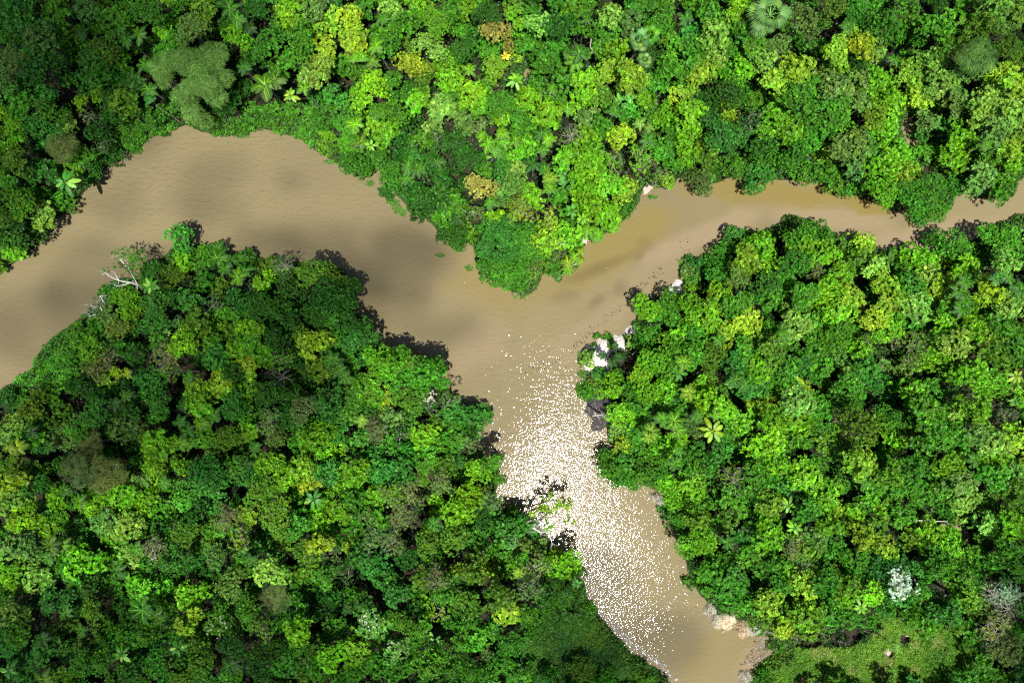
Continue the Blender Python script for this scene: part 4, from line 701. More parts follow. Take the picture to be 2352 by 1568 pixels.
def banana_leaf(az, el, rng):
    b = Bag(); d = np.array([math.cos(az), math.sin(az), 0]); side = np.array([-math.sin(az), math.cos(az), 0])
    t = np.linspace(0, 1, 12); out = .98 * t * math.cos(el); up = math.sin(el) * t - .55 * t ** 2
    P = d * out[:, None] + np.array([0, 0, 1.]) * up[:, None] + side * (rng.normal(0, .1) * t ** 2)[:, None]
    w = .17 * np.sin(np.pi * np.clip((t - .18) / .84, 0, 1)) ** .55 + .012
    w = w * (1 - .25 * rng.random(12) * (t > .2))
    v, f, c = quads_strip(P, w, [side] * 12, [np.ones(3) * np.exp(rng.normal(0, .10)) for _ in t], fold=.25)
    b.add(v, f, c); return b.mesh('banana_leaf')
BLEAF = [[banana_leaf(0, .3 + .5 * q, np.random.default_rng(500 + i * 3 + j)) for j, q in enumerate((0, .5, 1))] for i in range(3)]
def fan_leaf(rng):
    b = Bag(); V = []; F = []; c = []
    t = np.linspace(0, 1, 5); v, f, cc = quads_strip(np.stack([.55 * t, 0 * t, .30 * t - .16 * t ** 2], 1), [.012] * 5, [np.array([0, 1., 0])] * 5, [np.array([1.5, 1.5, 1.3])] * 5); b.add(v, f, cc)
    o = np.array([.55, 0, .14]); n = 26
    for i in range(n):
        a = -2.2 + 4.4 * i / (n - 1); L = .45 * (1 - .16 * abs(a) / 2.2) * (.9 + .2 * rng.random())
        D = np.array([math.cos(a), math.sin(a), 0]); W = np.array([-D[1], D[0], 0]) * .028
        tip = o + D * L + np.array([0, 0, -.10 - .22 * rng.random()]); m = o + D * L * .62 + np.array([0, 0, .03])
        q = np.ones(3) * np.exp(rng.normal(0, .1)); pale = np.array([1.8, 1.5, 1.4])
        V += [o, m + W, tip, m - W]; F.append([4 * i, 4 * i + 1, 4 * i + 2, 4 * i + 3]); c += [q * pale, q * 1.1, q * .9, q * 1.1]
    b.add(np.array(V), np.array(F), np.array(c)); return b.mesh('fan_leaf')
FLEAF = [fan_leaf(np.random.default_rng(600 + i)) for i in range(4)]
def big_leaved(name, u, v, ln_u, c, h, rng, cat, group, fan=False):
    x, y = un(u, v, h); bx, by, bz = foot(x, y, h)
    e = link(name, None); e.location = (bx, by, bz); e['category'] = cat; e['group'] = group; e.empty_display_size = .3
    s = ln_u * K * (H - h); n = 15 if fan else 8
    t = link('trunk' if fan else 'stem', PALETRUNK if fan else TRUNK, e); set_trunk(t, x - bx, y - by, h - bz, .6 if fan else .45)
    off = rng.random()
    for i in range(n):
        q = link('frond' if fan else 'leaf', FLEAF[int(rng.integers(4))] if fan else BLEAF[int(rng.integers(3))][int(rng.integers(3))], e)
        q.location = (x - bx, y - by, h - bz); f = s * (.75 + .35 * rng.random()); q.scale = (f, f, f)
        tilt = (.5 - .9 * (i % 3) / 2) if fan else 0
        q.rotation_euler = (0, -tilt, 6.283 * (i * .618 + off)); q.color = col_of(c if rng.random() < .8 else ('p' if c not in 'k' else c), rng, .2)
    THINGS.append((e, u, v, ln_u, c + ('F' if fan else 'N')))
for t, s in BANANA.items():
    for w in s.split():
        a, b, r, c = w.split(','); u, v = tile(t, float(a), float(b)); big_leaved('banana_plant', u, v, float(r) / 3 * .95, c, 7.6 + 1.2 * rng.random(), rng, 'plant', 'broad leaved banana like plants')
for t, s in FAN.items():
    for w in s.split():
        a, b, r, c = w.split(','); u, v = tile(t, float(a), float(b)); big_leaved('fan_palm', u, v, float(r) / 3 * 1.1, c, 10.2, rng, 'palm', 'fan palms at the forest edge', True)

# ------------------------------------------------------------------ shrubs on the shore
for t, s in SHRUB.items():
    for w in s.split():
        a, b, r, c = w.split(','); u, v = tile(t, float(a), float(b)); r = float(r) / 3; x, y = un(u, v, .6); R = r * K * H
        hab = 'C' if c in 'vw' else 'B'; q = np.random.default_rng(seed_of(u, v)); bag = Bag(); L = crown_lobes(max(R, .5), 'B', q)
        for lx, ly, lh, rl in L: lobe(bag, (lx, ly, lh * .8), rl, hab, q, np.exp(q.normal(0, .12)))
        z = max(float(ground_z(np.array([x]), np.array([y]))[0]), 0)
        e = link('shrub', None); e.location = (x, y, z); e['category'] = 'shrub'; e['group'] = 'shrubs along the river bank'; e.empty_display_size = .3
        f = link('foliage', bag.mesh('foliage'), e); f.location = (0, 0, .25); f.color = col_of(c, q)
        VV, FF = [], []
        for _ in range(7): branch(VV, FF, (0, 0, -.05), (q.normal(0, .7), q.normal(0, .7), 1), max(R, .5) * .9, .03, 1, q)
        link('stems', wood_mesh('stems', VV, FF, PALEBARK if c in 'vw' else BARK), e)
        THINGS.append((e, u, v, r, c + 'S'))

# ------------------------------------------------------------------ trees with a shape of their own
def own_tree(name, foot_uv, h, lobes, hab, c, wood, woodmat, cat='tree', group=None, key='', seed=1, lrad=.8, twigs=0):
    """lobes: (u, v, r units, dz); wood: list of (radius, [(u, v, z), ...]) traced limbs"""
    q = np.random.default_rng(seed); x0, y0 = un(*foot_uv, 0); z0 = max(float(ground_z(np.array([x0]), np.array([y0]))[0]), 0)
    e = link(name, None); e.location = (x0, y0, z0); e['category'] = cat; e.empty_display_size = .3
    if group: e['group'] = group
    if lobes:
        b = Bag()
        for u, v, r, dz in lobes:
            x, y = un(u, v, h + dz); R = r * K * (H - h)
            rl = min(R, lrad); n = 1 if R < lrad * 1.15 else int(2.2 * (R / rl) ** 2)
            for i in range(n):
                a = q.random() * 6.283; d = (R - rl * .8) * math.sqrt(q.random()) if n > 1 else 0
                lobe(b, (x - x0 + d * math.cos(a), y - y0 + d * math.sin(a), h + dz - z0 + (R * .6 * (1 - (d / R) ** 2) if n > 1 else 0) - rl * .5 + q.normal(0, .12)), rl * (.8 + .4 * q.random()), hab, q, np.exp(q.normal(0, .14)))
        f = link('crown', b.mesh('crown'), e); f.color = (*[q_ * (1.35 if key == '@silver' else 1) for q_ in C[c]], 1)
    VV, FF = [], []
    for r, pts in wood:
        P = []
        for u, v, z in pts:
            x, y = un(u, v, z); P.append(Vector((x - x0, y - y0, z - z0)))
        n = len(P); tube(P, [r * (1 - .6 * i / max(n - 1, 1)) for i in range(n)], VV, FF, 6)
        for i in range(1, n):
            for _ in range(twigs):
                branch(VV, FF, P[i], Vector(dome_dirs(1, q, -.2)[0]), .55 + .6 * q.random(), r * .32, 1, q, .3, .08)
    if not wood:
        P = [Vector((0, 0, -.1)), Vector((.1, .1, h * .5)), Vector((0, 0, h))]
        tube(P, [.3, .22, .12], VV, FF, 7)
    link('trunk', wood_mesh('trunk', VV, FF, woodmat), e)
    THINGS.append((e, *((lobes[0][0], lobes[0][1]) if lobes else foot_uv), lobes[0][2] if lobes else 15, key))
    return e
T = lambda t, *a: tile(t, a[0], a[1]) + tuple(a[2:])
tl = lambda t, L: [tile(t, x, y) + (r / 3, dz) for x, y, r, dz in L]
own_tree('feathery_tree', (430, 215), 9.5, tl((0, 0), [(1400, 560, 120, .9), (1125, 470, 82, 0), (1130, 540, 70, -.5), (1200, 420, 60, -.2), (1480, 400, 105, .4), (1300, 440, 100, .4), (1520, 560, 80, -.3), (1290, 650, 85, -.8), (1480, 680, 75, -1), (1390, 500, 70, 1.3), (1330, 600, 60, .9), (1450, 600, 70, .8), (1340, 780, 80, -2.2), (1250, 720, 50, -1.8), (1400, 820, 50, -2.8)]), 'C', 's', [], PALEBARK, group='feathery crowned trees', key='@silver', seed=31, lrad=.95)
own_tree('riverside_tree', (315, 672), 5.6, tl((0, 1), [(925, 215, 72, .4), (830, 170, 34, .3), (790, 190, 26, .2), (975, 190, 34, .2), (860, 150, 30, .3), (900, 280, 48, -.3), (800, 260, 26, -.2), (712, 292, 34, 0), (940, 340, 40, -.8), (860, 330, 34, -.8)]), 'E', 'g',
  [(.16, [T((0, 1), 985, 430, 1), T((0, 1), 960, 400, 2.4), T((0, 1), 900, 380, 3.6), T((0, 1), 820, 365, 4.4), T((0, 1), 775, 345, 5), T((0, 1), 725, 310, 5.4)]), (.10, [T((0, 1), 820, 365, 4.4), T((0, 1), 800, 330, 5), T((0, 1), 785, 300, 5.2)]),
   (.12, [T((0, 1), 960, 400, 2.4), T((0, 1), 940, 380, 3.5), T((0, 1), 890, 290, 5), T((0, 1), 880, 230, 5.6)]), (.10, [T((0, 1), 890, 290, 5), T((0, 1), 830, 220, 5.6), T((0, 1), 800, 200, 5.7)]), (.09, [T((0, 1), 900, 380, 3.6), T((0, 1), 850, 395, 3.8), T((0, 1), 800, 405, 4)]), (.09, [T((0, 1), 940, 400, 2.4), T((0, 1), 955, 445, 2.6)])],
  WHITEBARK, key='@riverside', seed=32, twigs=2)
own_tree('bleached_tree', (237, 735), 3, [], 'E', 'g', [(.13, [T((0, 1), 790, 690, .8), T((0, 1), 740, 640, 2), T((0, 1), 715, 590, 3), T((0, 1), 690, 545, 3.6), T((0, 1), 710, 500, 4), T((0, 1), 690, 470, 4.3)]), (.08, [T((0, 1), 715, 590, 3), T((0, 1), 650, 600, 3.5), T((0, 1), 620, 610, 3.8)]), (.07, [T((0, 1), 690, 545, 3.6), T((0, 1), 650, 550, 4), T((0, 1), 625, 530, 4.2)]), (.08, [T((0, 1), 740, 640, 2), T((0, 1), 770, 665, 2.6), T((0, 1), 800, 690, 3)])], WHITEBARK, group='dead white trees on the bank', key='@bleachedpoint', seed=33, twigs=3)
Z5 = lambda x, y, z: px(2000 + x * .2551, 1900 + y * .2551) + (z,)
zl = lambda L: [px(2000 + x * .2551, 1900 + y * .2551) + (r * .2551 / 1.7415, dz) for x, y, r, dz in L]
own_tree('overhanging_tree', (1216, 1192), 5.2, zl([(900, 480, 75, .6), (755, 335, 65, .4), (700, 500, 60, 0), (850, 560, 55, .2), (1040, 500, 60, .6), (1085, 430, 55, .6), (1050, 680, 62, .3), (1120, 705, 45, .2), (490, 640, 50, -1), (520, 580, 45, -.8), (760, 610, 45, 0), (640, 520, 40, -.2), (960, 420, 40, .6)]), 'A', 'y',
  [(.17, [Z5(400, 740, 1.2), Z5(500, 705, 2.8), Z5(660, 705, 4), Z5(700, 665, 4.5), Z5(820, 655, 5), Z5(900, 590, 5.3), Z5(970, 570, 5.5), Z5(1010, 470, 5.9)]), (.12, [Z5(500, 720, 2.6), Z5(540, 650, 3.4), Z5(690, 665, 4.4), Z5(735, 580, 5), Z5(830, 560, 5.4), Z5(900, 470, 5.8)]), (.10, [Z5(700, 665, 4.5), Z5(880, 650, 5), Z5(970, 655, 5.2)]), (.10, [Z5(540, 590, 3.6), Z5(640, 530, 4.6), Z5(740, 440, 5.2), Z5(760, 360, 5.6)]), (.09, [Z5(735, 580, 5), Z5(690, 610, 5.1), Z5(580, 610, 5)]), (.09, [Z5(780, 500, 5.3), Z5(860, 440, 5.7), Z5(960, 400, 5.9)])],
  PALEBARK, key='@overhang', seed=34, twigs=0)
own_tree('bleached_tree', (1208, 1198), 4, zl([(750, 830, 55, 1.2)]), 'A', 'l', [(.13, [Z5(450, 810, 1), Z5(560, 850, 2.6), Z5(640, 885, 3.4), Z5(735, 890, 4.2), Z5(780, 950, 4.5), Z5(810, 1040, 4.6)]), (.08, [Z5(735, 890, 4.2), Z5(755, 820, 4.8)]), (.09, [Z5(480, 800, 1.6), Z5(560, 770, 3), Z5(640, 800, 3.6), Z5(650, 860, 3.6)]), (.08, [Z5(450, 790, 1.4), Z5(520, 830, 2.8), Z5(600, 810, 3.5)]), (.07, [Z5(560, 850, 2.6), Z5(640, 910, 3.2)]), (.08, [Z5(340, 720, 2), Z5(325, 640, 3.2), Z5(370, 615, 3.6)])], WHITEBARK, group='dead white trees on the bank', key='@bleachedwest', seed=35, twigs=3)
own_tree('bleached_tree', (1172, 1250), 6, [], 'E', 'g', [(.10, [Z5(160, 1060, 1), Z5(160, 1060, 6.6)])] + [(.06, [Z5(160, 1060, 5.2), Z5(160 + 55 * math.cos(a), 1060 + 55 * math.sin(a), 6.3), Z5(160 + 110 * math.cos(a + .2), 1060 + 110 * math.sin(a + .2), 6.9)]) for a in (0.1, 1.0, 1.9, 2.8, 3.7, 4.4, 5.3)], WHITEBARK, group='dead white trees on the bank', key='@star', seed=36, twigs=1)
Z6 = lambda x, y, z: px(2850 + x * .2126, 2400 + y * .2126) + (z,)
own_tree('fallen_tree', Z6(1000, 560, 0)[:2], 1.5, [], 'E', 'g', [(.17, [Z6(680, 70, 3.6), Z6(830, 240, 3.2), Z6(910, 420, 2.6), Z6(1005, 570, 1.6), Z6(1010, 600, .6)]), (.15, [Z6(1005, 575, 1.6), Z6(1110, 610, 2.4), Z6(1200, 650, 3), Z6(1270, 690, 3.3), Z6(1280, 620, 3.6)]), (.12, [Z6(1005, 575, 1.6), Z6(970, 640, 2.2), Z6(980, 700, 2.4), Z6(880, 760, 2.6), Z6(865, 840, 2.6)]), (.09, [Z6(980, 700, 2.4), Z6(940, 780, 2.5), Z6(950, 860, 2.2)])], PALEBARK, key='@fallen', seed=37, twigs=2)
def star_tree(x, y, t, h, n, r, key, seed, mat=PALEBARK):
    u, v = tile(t, x, y); a0 = seed * .7; r /= 3
    own_tree('bleached_tree', un_base(u, v, h), h, [], 'E', 'g', [(.10, [un_base(u, v, h) + (1,), (u, v, h)])] + [(.055, [(u, v, h - .4), (u + r * .55 * math.cos(a0 + 6.283 * i / n), v + r * .55 * math.sin(a0 + 6.283 * i / n), h + .5), (u + r * math.cos(a0 + 6.283 * i / n + .25), v + r * math.sin(a0 + 6.283 * i / n + .25), h + .9)]) for i in range(n)], mat, group='dead white trees on the bank', key=key, seed=seed, twigs=1)
def un_base(u, v, h):           # the overview place whose ground point lies under (u, v) at height h
    f = (H - h) / H; return (1176 + (u - 1176) * f, 784 + (v - 784) * f)
star_tree(2245, 1060, (2, 2), 8.2, 9, 95, '@starcorner', 41); star_tree(2150, 1230, (2, 2), 6.6, 7, 90, '@starlow', 42); star_tree(2140, 955, (2, 2), 8.6, 6, 90, '@starblue', 43); star_tree(350, 190, (2, 2), 8.4, 7, 80, '@starbank', 44)
star_tree(1140, 905, (0, 1), 8.6, 9, 80, '@stargrey', 45); star_tree(1970, 265, (0, 1), 6.5, 8, 75, '@starpen', 46); star_tree(1590, 930, (1, 0), 8.3, 9, 75, '@starpale', 47); star_tree(1940, 1030, (0, 1), 8.3, 6, 70, '@stardark', 48)
for u, v, r, c, k in big_vines:
    if r < 39: continue
    own_tree('creeper_clad_tree', un_base(u, v, 4), 4.0 + r * .02, [(u, v, r, 0)], 'B', c, [], BARK, group='creeper covered mounds at the peninsula tip', key=c + 'V', seed=seed_of(u), lrad=.8)

# snag, logs, rails and other single things
mesh_thing = lambda name, VV, FF, mat, uv, key, cat, **p: THINGS.append((link(name, wood_mesh(name, VV, FF, mat), category=cat, **p), uv[0], uv[1], 10, key))
Z4 = lambda x, y, z: px(2250 + x * .1594, 1550 + y * .1594) + (z,)
def log_thing(name, pts, r, mat, key, cat, sides=7, twigs=0, seed=1):
    q = np.random.default_rng(seed); VV, FF = [], []; P = []
    for u, v, z in pts: x, y = un(u, v, z); P.append(Vector((x, y, z)))
    tube(P, [r * (1 - .5 * i / (len(P) - 1)) for i in range(len(P))], VV, FF, sides)
    for i in range(1, len(P)):
        for _ in range(twigs): branch(VV, FF, P[i], Vector(dome_dirs(1, q, 0)[0]), .6, r * .4, 1, q)
    mesh_thing(name, VV, FF, mat, pts[0][:2], key, cat)
log_thing('leaning_snag', [Z4(985, 662, .2), Z4(975, 665, 1.2), Z4(890, 690, 2.6), Z4(820, 690, 3.6), Z4(755, 712, 4.6)], .15, WHITEBARK, '@snag', 'dead branch', twigs=1)
log_thing('driftwood_log', [Z4(490, 850, .05), Z4(580, 876, .07), Z4(665, 890, .05)], .10, PALEBARK, '@drift', 'log')
Z3 = lambda x, y, z: px(2250 + x * .1913, 1250 + y * .1913) + (z,)
log_thing('bleached_log', [Z3(1450, 890, 2.0), Z3(1520, 820, 2.2), Z3(1585, 735, 2.4)], .12, PALEBARK, '@baretrunk', 'log')
Z7 = lambda x, y, z: px(2150 + x * .279, 900 + y * .279) + (z,)
log_thing('fallen_palm_trunk', [Z7(440, 600, .6), Z7(540, 565, .8), Z7(600, 545, .8), Z7(670, 512, .5)], .16, PALEBARK, '@palmtrunk', 'log')
log_thing('thin_bleached_log', [px(3610, 2079) + (3.6,), px(3690, 2081) + (4.0,), px(3790, 2085) + (3.8,)], .09, WHITEBARK, '@thinlog', 'log', twigs=1)
log_thing('bare_pole', [tile((1, 0), 1722, 270) + (8.4,), tile((1, 0), 1715, 320) + (8.3,), tile((1, 0), 1735, 365) + (7.5,)], .10, PALEBARK, '@barepole', 'log')
Z2 = lambda x, y, z: px(3696 + x * .1913, 2431 + y * .1913) + (z,)
def bar(VV, FF, a, b, w, h):
    a, b = Vector(a), Vector(b); d = (b - a).normalized(); s = Vector((-d.y, d.x, 0)) * w / 2; n = len(VV); z = Vector((0, 0, h))
    VV += [a - s, a + s, b + s, b - s, a - s + z, a + s + z, b + s + z, b - s + z]
    FF += [(n, n + 3, n + 2, n + 1), (n + 4, n + 5, n + 6, n + 7), (n, n + 1, n + 5, n + 4), (n + 1, n + 2, n + 6, n + 5), (n + 2, n + 3, n + 7, n + 6), (n + 3, n, n + 4, n + 7)]
def xyz(q): x, y = un(q[0], q[1], q[2]); return (x, y, q[2])
# a short boardwalk of pale planks, running down from the dirt heap
a, b = xyz(Z2(930, 1225, 1.0)), xyz(Z2(1085, 1395, 1.0)); e = link('boardwalk', None, category='boardwalk'); e.location = a
d = Vector(b) - Vector(a); n = 9; dn = d.normalized(); sd = Vector((-dn.y, dn.x, 0)); q = np.random.default_rng(3)
for i in range(n):
    VV, FF = [], []; c = d * ((i + .5) / n); w = .43 + q.normal(0, .05)
    bar(VV, FF, c - sd * w + Vector((0, 0, q.random() * .04)), c + sd * w, d.length / n * .86, .05); link('plank', wood_mesh('plank', VV, FF, TANWOOD), e)
for s in (-.28, .28):
    VV, FF = [], []; bar(VV, FF, sd * s + Vector((0, 0, -.14)), d + sd * s + Vector((0, 0, -.14)), .09, .12); link('bearer', wood_mesh('bearer', VV, FF, TANWOOD), e)
THINGS.append((e, *Z2(1000, 1300, 1)[:2], 12, '@boardwalk'))
# rails round the small pond
R1 = lambda x, y, z: px(2030 + x * .102, 220 + y * .102) + (z,)
e = link('pond_railing', None, category='railing'); e.location = (0, 0, 0); VV, FF = [], []
corner = xyz(R1(1025, 895, .9))
for p, r in ((R1(655, 1000, .9), 'rail'), (R1(1003, 690, .9), 'rail')):
    VV, FF = [], []; bar(VV, FF, xyz(p), corner, .13, .07); link(r, wood_mesh(r, VV, FF, RAILWOOD), e)
for p in (R1(655, 1000, .9), R1(1025, 895, .9), R1(1003, 690, .9), R1(840, 948, .9)):
    VV, FF = [], []; x, y, z = xyz(p); tube([(x, y, -.6), (x, y, .895)], [.06, .06], VV, FF, 6); link('post', wood_mesh('post', VV, FF, RAILWOOD), e)
THINGS.append((e, *R1(900, 900, 1)[:2], 10, '@railing'))
mound('rubble_heap', [Z2(x, y, 1)[:2] for x, y in [(1900, 1330), (1960, 1260), (2091, 1240), (2300, 1300), (2320, 1700), (1950, 1720), (1930, 1500)]], RUBBLE, .9, 'heap of pale grey rubble at the edge of the clearing', 87, .14, .35)
mound('sand_bank', [Z2(x, y, 1)[:2] for x, y in [(1640, 1330), (1720, 1310), (1850, 1420), (1920, 1480), (1880, 1568), (1820, 1560), (1780, 1460)]], SAND, .35, 'whitish bare ground beside the grey rubble', 88, .12)

# ------------------------------------------------------------------ uncountable small stuff on the water and mud
def chips(name, pts, sizes, cols, mat, label, rng, flat=.02, z=.03):
    b = Bag(); P = np.array([un(u, v) for u, v in pts]); n = len(P); a = rng.random(n) * 6.283; s = np.asarray(sizes)
    asp = .35 + .5 * rng.random(n); d = np.stack([np.cos(a), np.sin(a), np.zeros(n)], 1) * s[:, None]; w = np.stack([-np.sin(a), np.cos(a), np.zeros(n)], 1) * (s * asp)[:, None]
    o = np.stack([P[:, 0], P[:, 1], np.maximum(np.maximum(ground_z(P[:, 0], P[:, 1]), 0), 0) + z + flat * rng.random(n)], 1)
    top = np.stack([o - d * .5, o + w * .5, o + d * .5, o - w * .5], 1); bot = top - np.array([0, 0, .05]); V = np.concatenate([top, bot], 1).reshape(-1, 3)
    i = np.arange(n)[:, None] * 8
    F = np.concatenate([i + np.array(q) for q in ((0, 1, 2, 3), (0, 4, 5, 1), (1, 5, 6, 2), (2, 6, 7, 3), (3, 7, 4, 0))])
    b.add(V, F, np.repeat(np.asarray(cols), 8, 0)); return link(name, b.mesh(name), kind='stuff', label=label)
rng = np.random.default_rng(63)
def along(path, n, spread):
    path = np.array(path); t = rng.random(n) * (len(path) - 1); i = t.astype(int); f = (t - i)[:, None]
    return path[i] * (1 - f) + path[i + 1] * f + rng.normal(0, 1, (n, 2)) * spread
def mix(n, a, b): return np.where(rng.random((n, 1)) < .5, np.array(a), np.array(b)) * np.exp(rng.normal(0, .25, (n, 1)))
pt = np.concatenate([along([tile((1, 1), *q) for q in [(2200, 280), (2080, 400), (1980, 500), (1850, 600), (1700, 720), (1600, 830)]], 190, 5), along([tile((1, 1), *q) for q in [(1640, 760), (1500, 930), (1350, 960), (1250, 1000)]], 100, 8), along([tile((2, 1), *q) for q in [(40, 60), (0, 200)]], 30, 6)])
chips('floating_debris', pt, .10 + .22 * rng.random(len(pt)) ** 2, mix(len(pt), (.035, .028, .014), (.12, .08, .045)), LEAF, 'dark specks of plant debris drifting near the sand bank', rng)
bank = [(1440, 1488), (1400, 1438), (1415, 1452), (1455, 1490), (1490, 1512), (1520, 1535), (1530, 1560)]
pt = np.concatenate([along([(1345, 1365), (1375, 1412), (1400, 1436), (1450, 1490), (1515, 1536), (1545, 1568)], 260, 4) + np.array([4, -4]), along(bank, 300, 3) + np.array([6, -5]), along([(1340, 1300), (1352, 1350), (1370, 1400)], 30, 3) + np.array([5, 0])])
pt = pt[[bool(q) for q in (land_sd(*np.array([un(u, v) for u, v in pt]).T) < .4)]]
chips('foam_scum', pt, .08 + .42 * rng.random(len(pt)) ** 3, mix(len(pt), (.55, .55, .56), (.30, .29, .28)), LEAF, 'white flecks of foam and litter washed against the bank', rng)
Q = np.array([un(*Z6(x, y, 0)[:2]) for x, y in [(780, 720), (900, 800), (1060, 800), (1070, 950), (900, 1090), (800, 1170), (640, 1210), (500, 1220), (510, 1170), (600, 1150), (650, 1020), (780, 880)]])
X, Y = scatter(((Q[:, 0].min(), Q[:, 0].max()), (Q[:, 1].min(), Q[:, 1].max())), 55, rng); ok = poly_sd(X, Y, Q) > .25 * (vnoise(X, Y, .5, 4) - .6); X, Y = X[ok], Y[ok]
pt = np.stack([X / (K * H) + 1176, 784 - Y / (K * H)], 1); n = len(pt)
colr = np.where(rng.random((n, 1)) < .16, np.array([.46, .50, .50]), np.where(rng.random((n, 1)) < .4, np.array([.16, .10, .085]), np.array([.045, .036, .034]))) * np.exp(rng.normal(0, .2, (n, 1)))
chips('floating_litter', pt, .07 + .16 * rng.random(n) ** 2, colr, LEAF, 'raft of brown and white litter floating in the river bend', rng)
pt = np.stack([rng.uniform(200, 2300, 500), rng.uniform(290, 1560, 500)], 1); P = np.array([un(u, v) for u, v in pt]); pt = pt[land_sd(P[:, 0], P[:, 1]) < -1.0]
chips('drifting_flecks', pt, .05 + .12 * rng.random(len(pt)) ** 3, mix(len(pt), (.45, .43, .40), (.06, .05, .03)), LEAF, 'scattered tiny flecks adrift on the river', rng)
# twigs on the mud, and white bits among them
VV, FF = [], []; Q = np.array([un(*Z4(x, y, 0)[:2]) for x, y in [(520, 620), (650, 380), (760, 250), (1180, 250), (1250, 480), (1180, 640), (1180, 860), (980, 1070), (730, 1070), (740, 800), (640, 700)]])
X, Y = scatter(((Q[:, 0].min(), Q[:, 0].max()), (Q[:, 1].min(), Q[:, 1].max())), 9, rng); ok = poly_sd(X, Y, Q) > 0
for x, y in zip(X[ok], Y[ok]):
    z = max(float(ground_z(np.array([x]), np.array([y]))[0]), 0) + .16; a = rng.random() * 6.283; ln = .3 + .6 * rng.random()
    p = Vector((x, y, z)); d = Vector((math.cos(a), math.sin(a), .05)); s = Vector((-d.y, d.x, 0)) * rng.normal(0, .1)
    tube([p, p + d * ln * .5 + s, p + d * ln], [.018, .014, .008], VV, FF, 4)
link('mud_twigs', wood_mesh('mud_twigs', VV, FF, PALEBARK), kind='stuff', label='grey twigs littering the dark mud flat')
n = 70; i = rng.integers(0, ok.sum(), n); pt = np.stack([X[ok][i] / (K * H) + 1176, 784 - Y[ok][i] / (K * H)], 1) + rng.normal(0, 1, (n, 2))
chips('mud_litter', pt, .06 + .14 * rng.random(n) ** 2, mix(n, (.5, .5, .5), (.3, .28, .26)), LEAF, 'small white bits of litter on the dark mud', rng, z=.17)
# mats of floating weed
b = Bag()
for cu, cv, ru, rv, c in [(850, 421, 10, 6, 's'), (884, 440, 16, 14, 'd'), (896, 453, 12, 10, 'd'), (905, 466, 13, 8, 's'), (915, 482, 13, 10, 's'), (925, 490, 8, 8, 's'), (1078, 616, 9, 7, 's'), (1012, 587, 9, 4, 's'), (1494, 453, 5, 4, 'g'), (1505, 453, 5, 3, 's'), (1380, 545, 4, 3, 'g'), (1285, 625, 5, 4, 'g'), (1334, 822, 7, 16, 's'), (1338, 858, 10, 9, 's'), (1566, 612, 8, 18, 's'), (1575, 640, 10, 14, 's'), (1342, 870, 7, 6, 's'), (1372, 771, 4, 4, 'g'), (2090, 315, 6, 4, 'p'), (2096, 310, 5, 3, 'p'), (1212, 187, 12, 4, 'b'), (690, 316, 14, 4, 's'), (760, 372, 14, 4, 's'), (556, 313, 16, 4, 's'), (380, 309, 14, 4, 'd'), (315, 349, 14, 5, 's')]:
    x, y = un(cu, cv); n = int(14 + ru * rv * .9 * 1.1); a = rng.random(n) * 6.283; q = np.sqrt(rng.random(n)) * (.7 + .5 * np.sin(2.5 * a + cu) ** 2)
    P = np.stack([x + q * np.cos(a) * ru * K * H, y + q * np.sin(a) * rv * K * H, .04 + .10 * rng.random(n)], 1)
    tint = np.array(C[c]) * np.exp(rng.normal(0, .3, (n, 1)))
    b.add(*leaves(P, np.array([0, 0, 1.]) + rng.normal(0, .3, (n, 3)), 4, .24, .13, 1.15, 0, rng, tint))
link('floating_weed', b.mesh('floating_weed'), kind='stuff', label='grey green mats of water weed floating along the banks')
# pale blossom on some crowns
b = Bag(); 
for t, x, y, r, n in [((1, 1), 610, 1170, 45, 40), ((0, 2), 1070, 640, 70, 60), ((1, 2), 190, 1140, 60, 45), ((1, 2), 370, 1320, 50, 45), ((1, 2), 1110, 960, 60, 26), ((0, 2), 1480, 1180, 80, 26), ((1, 2), 340, 300, 60, 26)]:
    u, v = tile(t, x, y); h = 9.3; cx, cy = un(u, v, h); a = rng.random(n) * 6.283; q = np.sqrt(rng.random(n)) * r / 3 * K * H
    P = np.stack([cx + q * np.cos(a), cy + q * np.sin(a), h + rng.normal(0, .35, n)], 1); b.add(*leaves(P, np.array([0, 0, 1.]) + rng.normal(0, .3, (n, 3)), 4, .16, .12, 1.2, 0, rng, np.ones((n, 1)) * np.array([.56, .53, .50])))
link('pale_blossom', b.mesh('pale_blossom'), kind='stuff', label='tiny white blossoms sprinkled over some treetops')
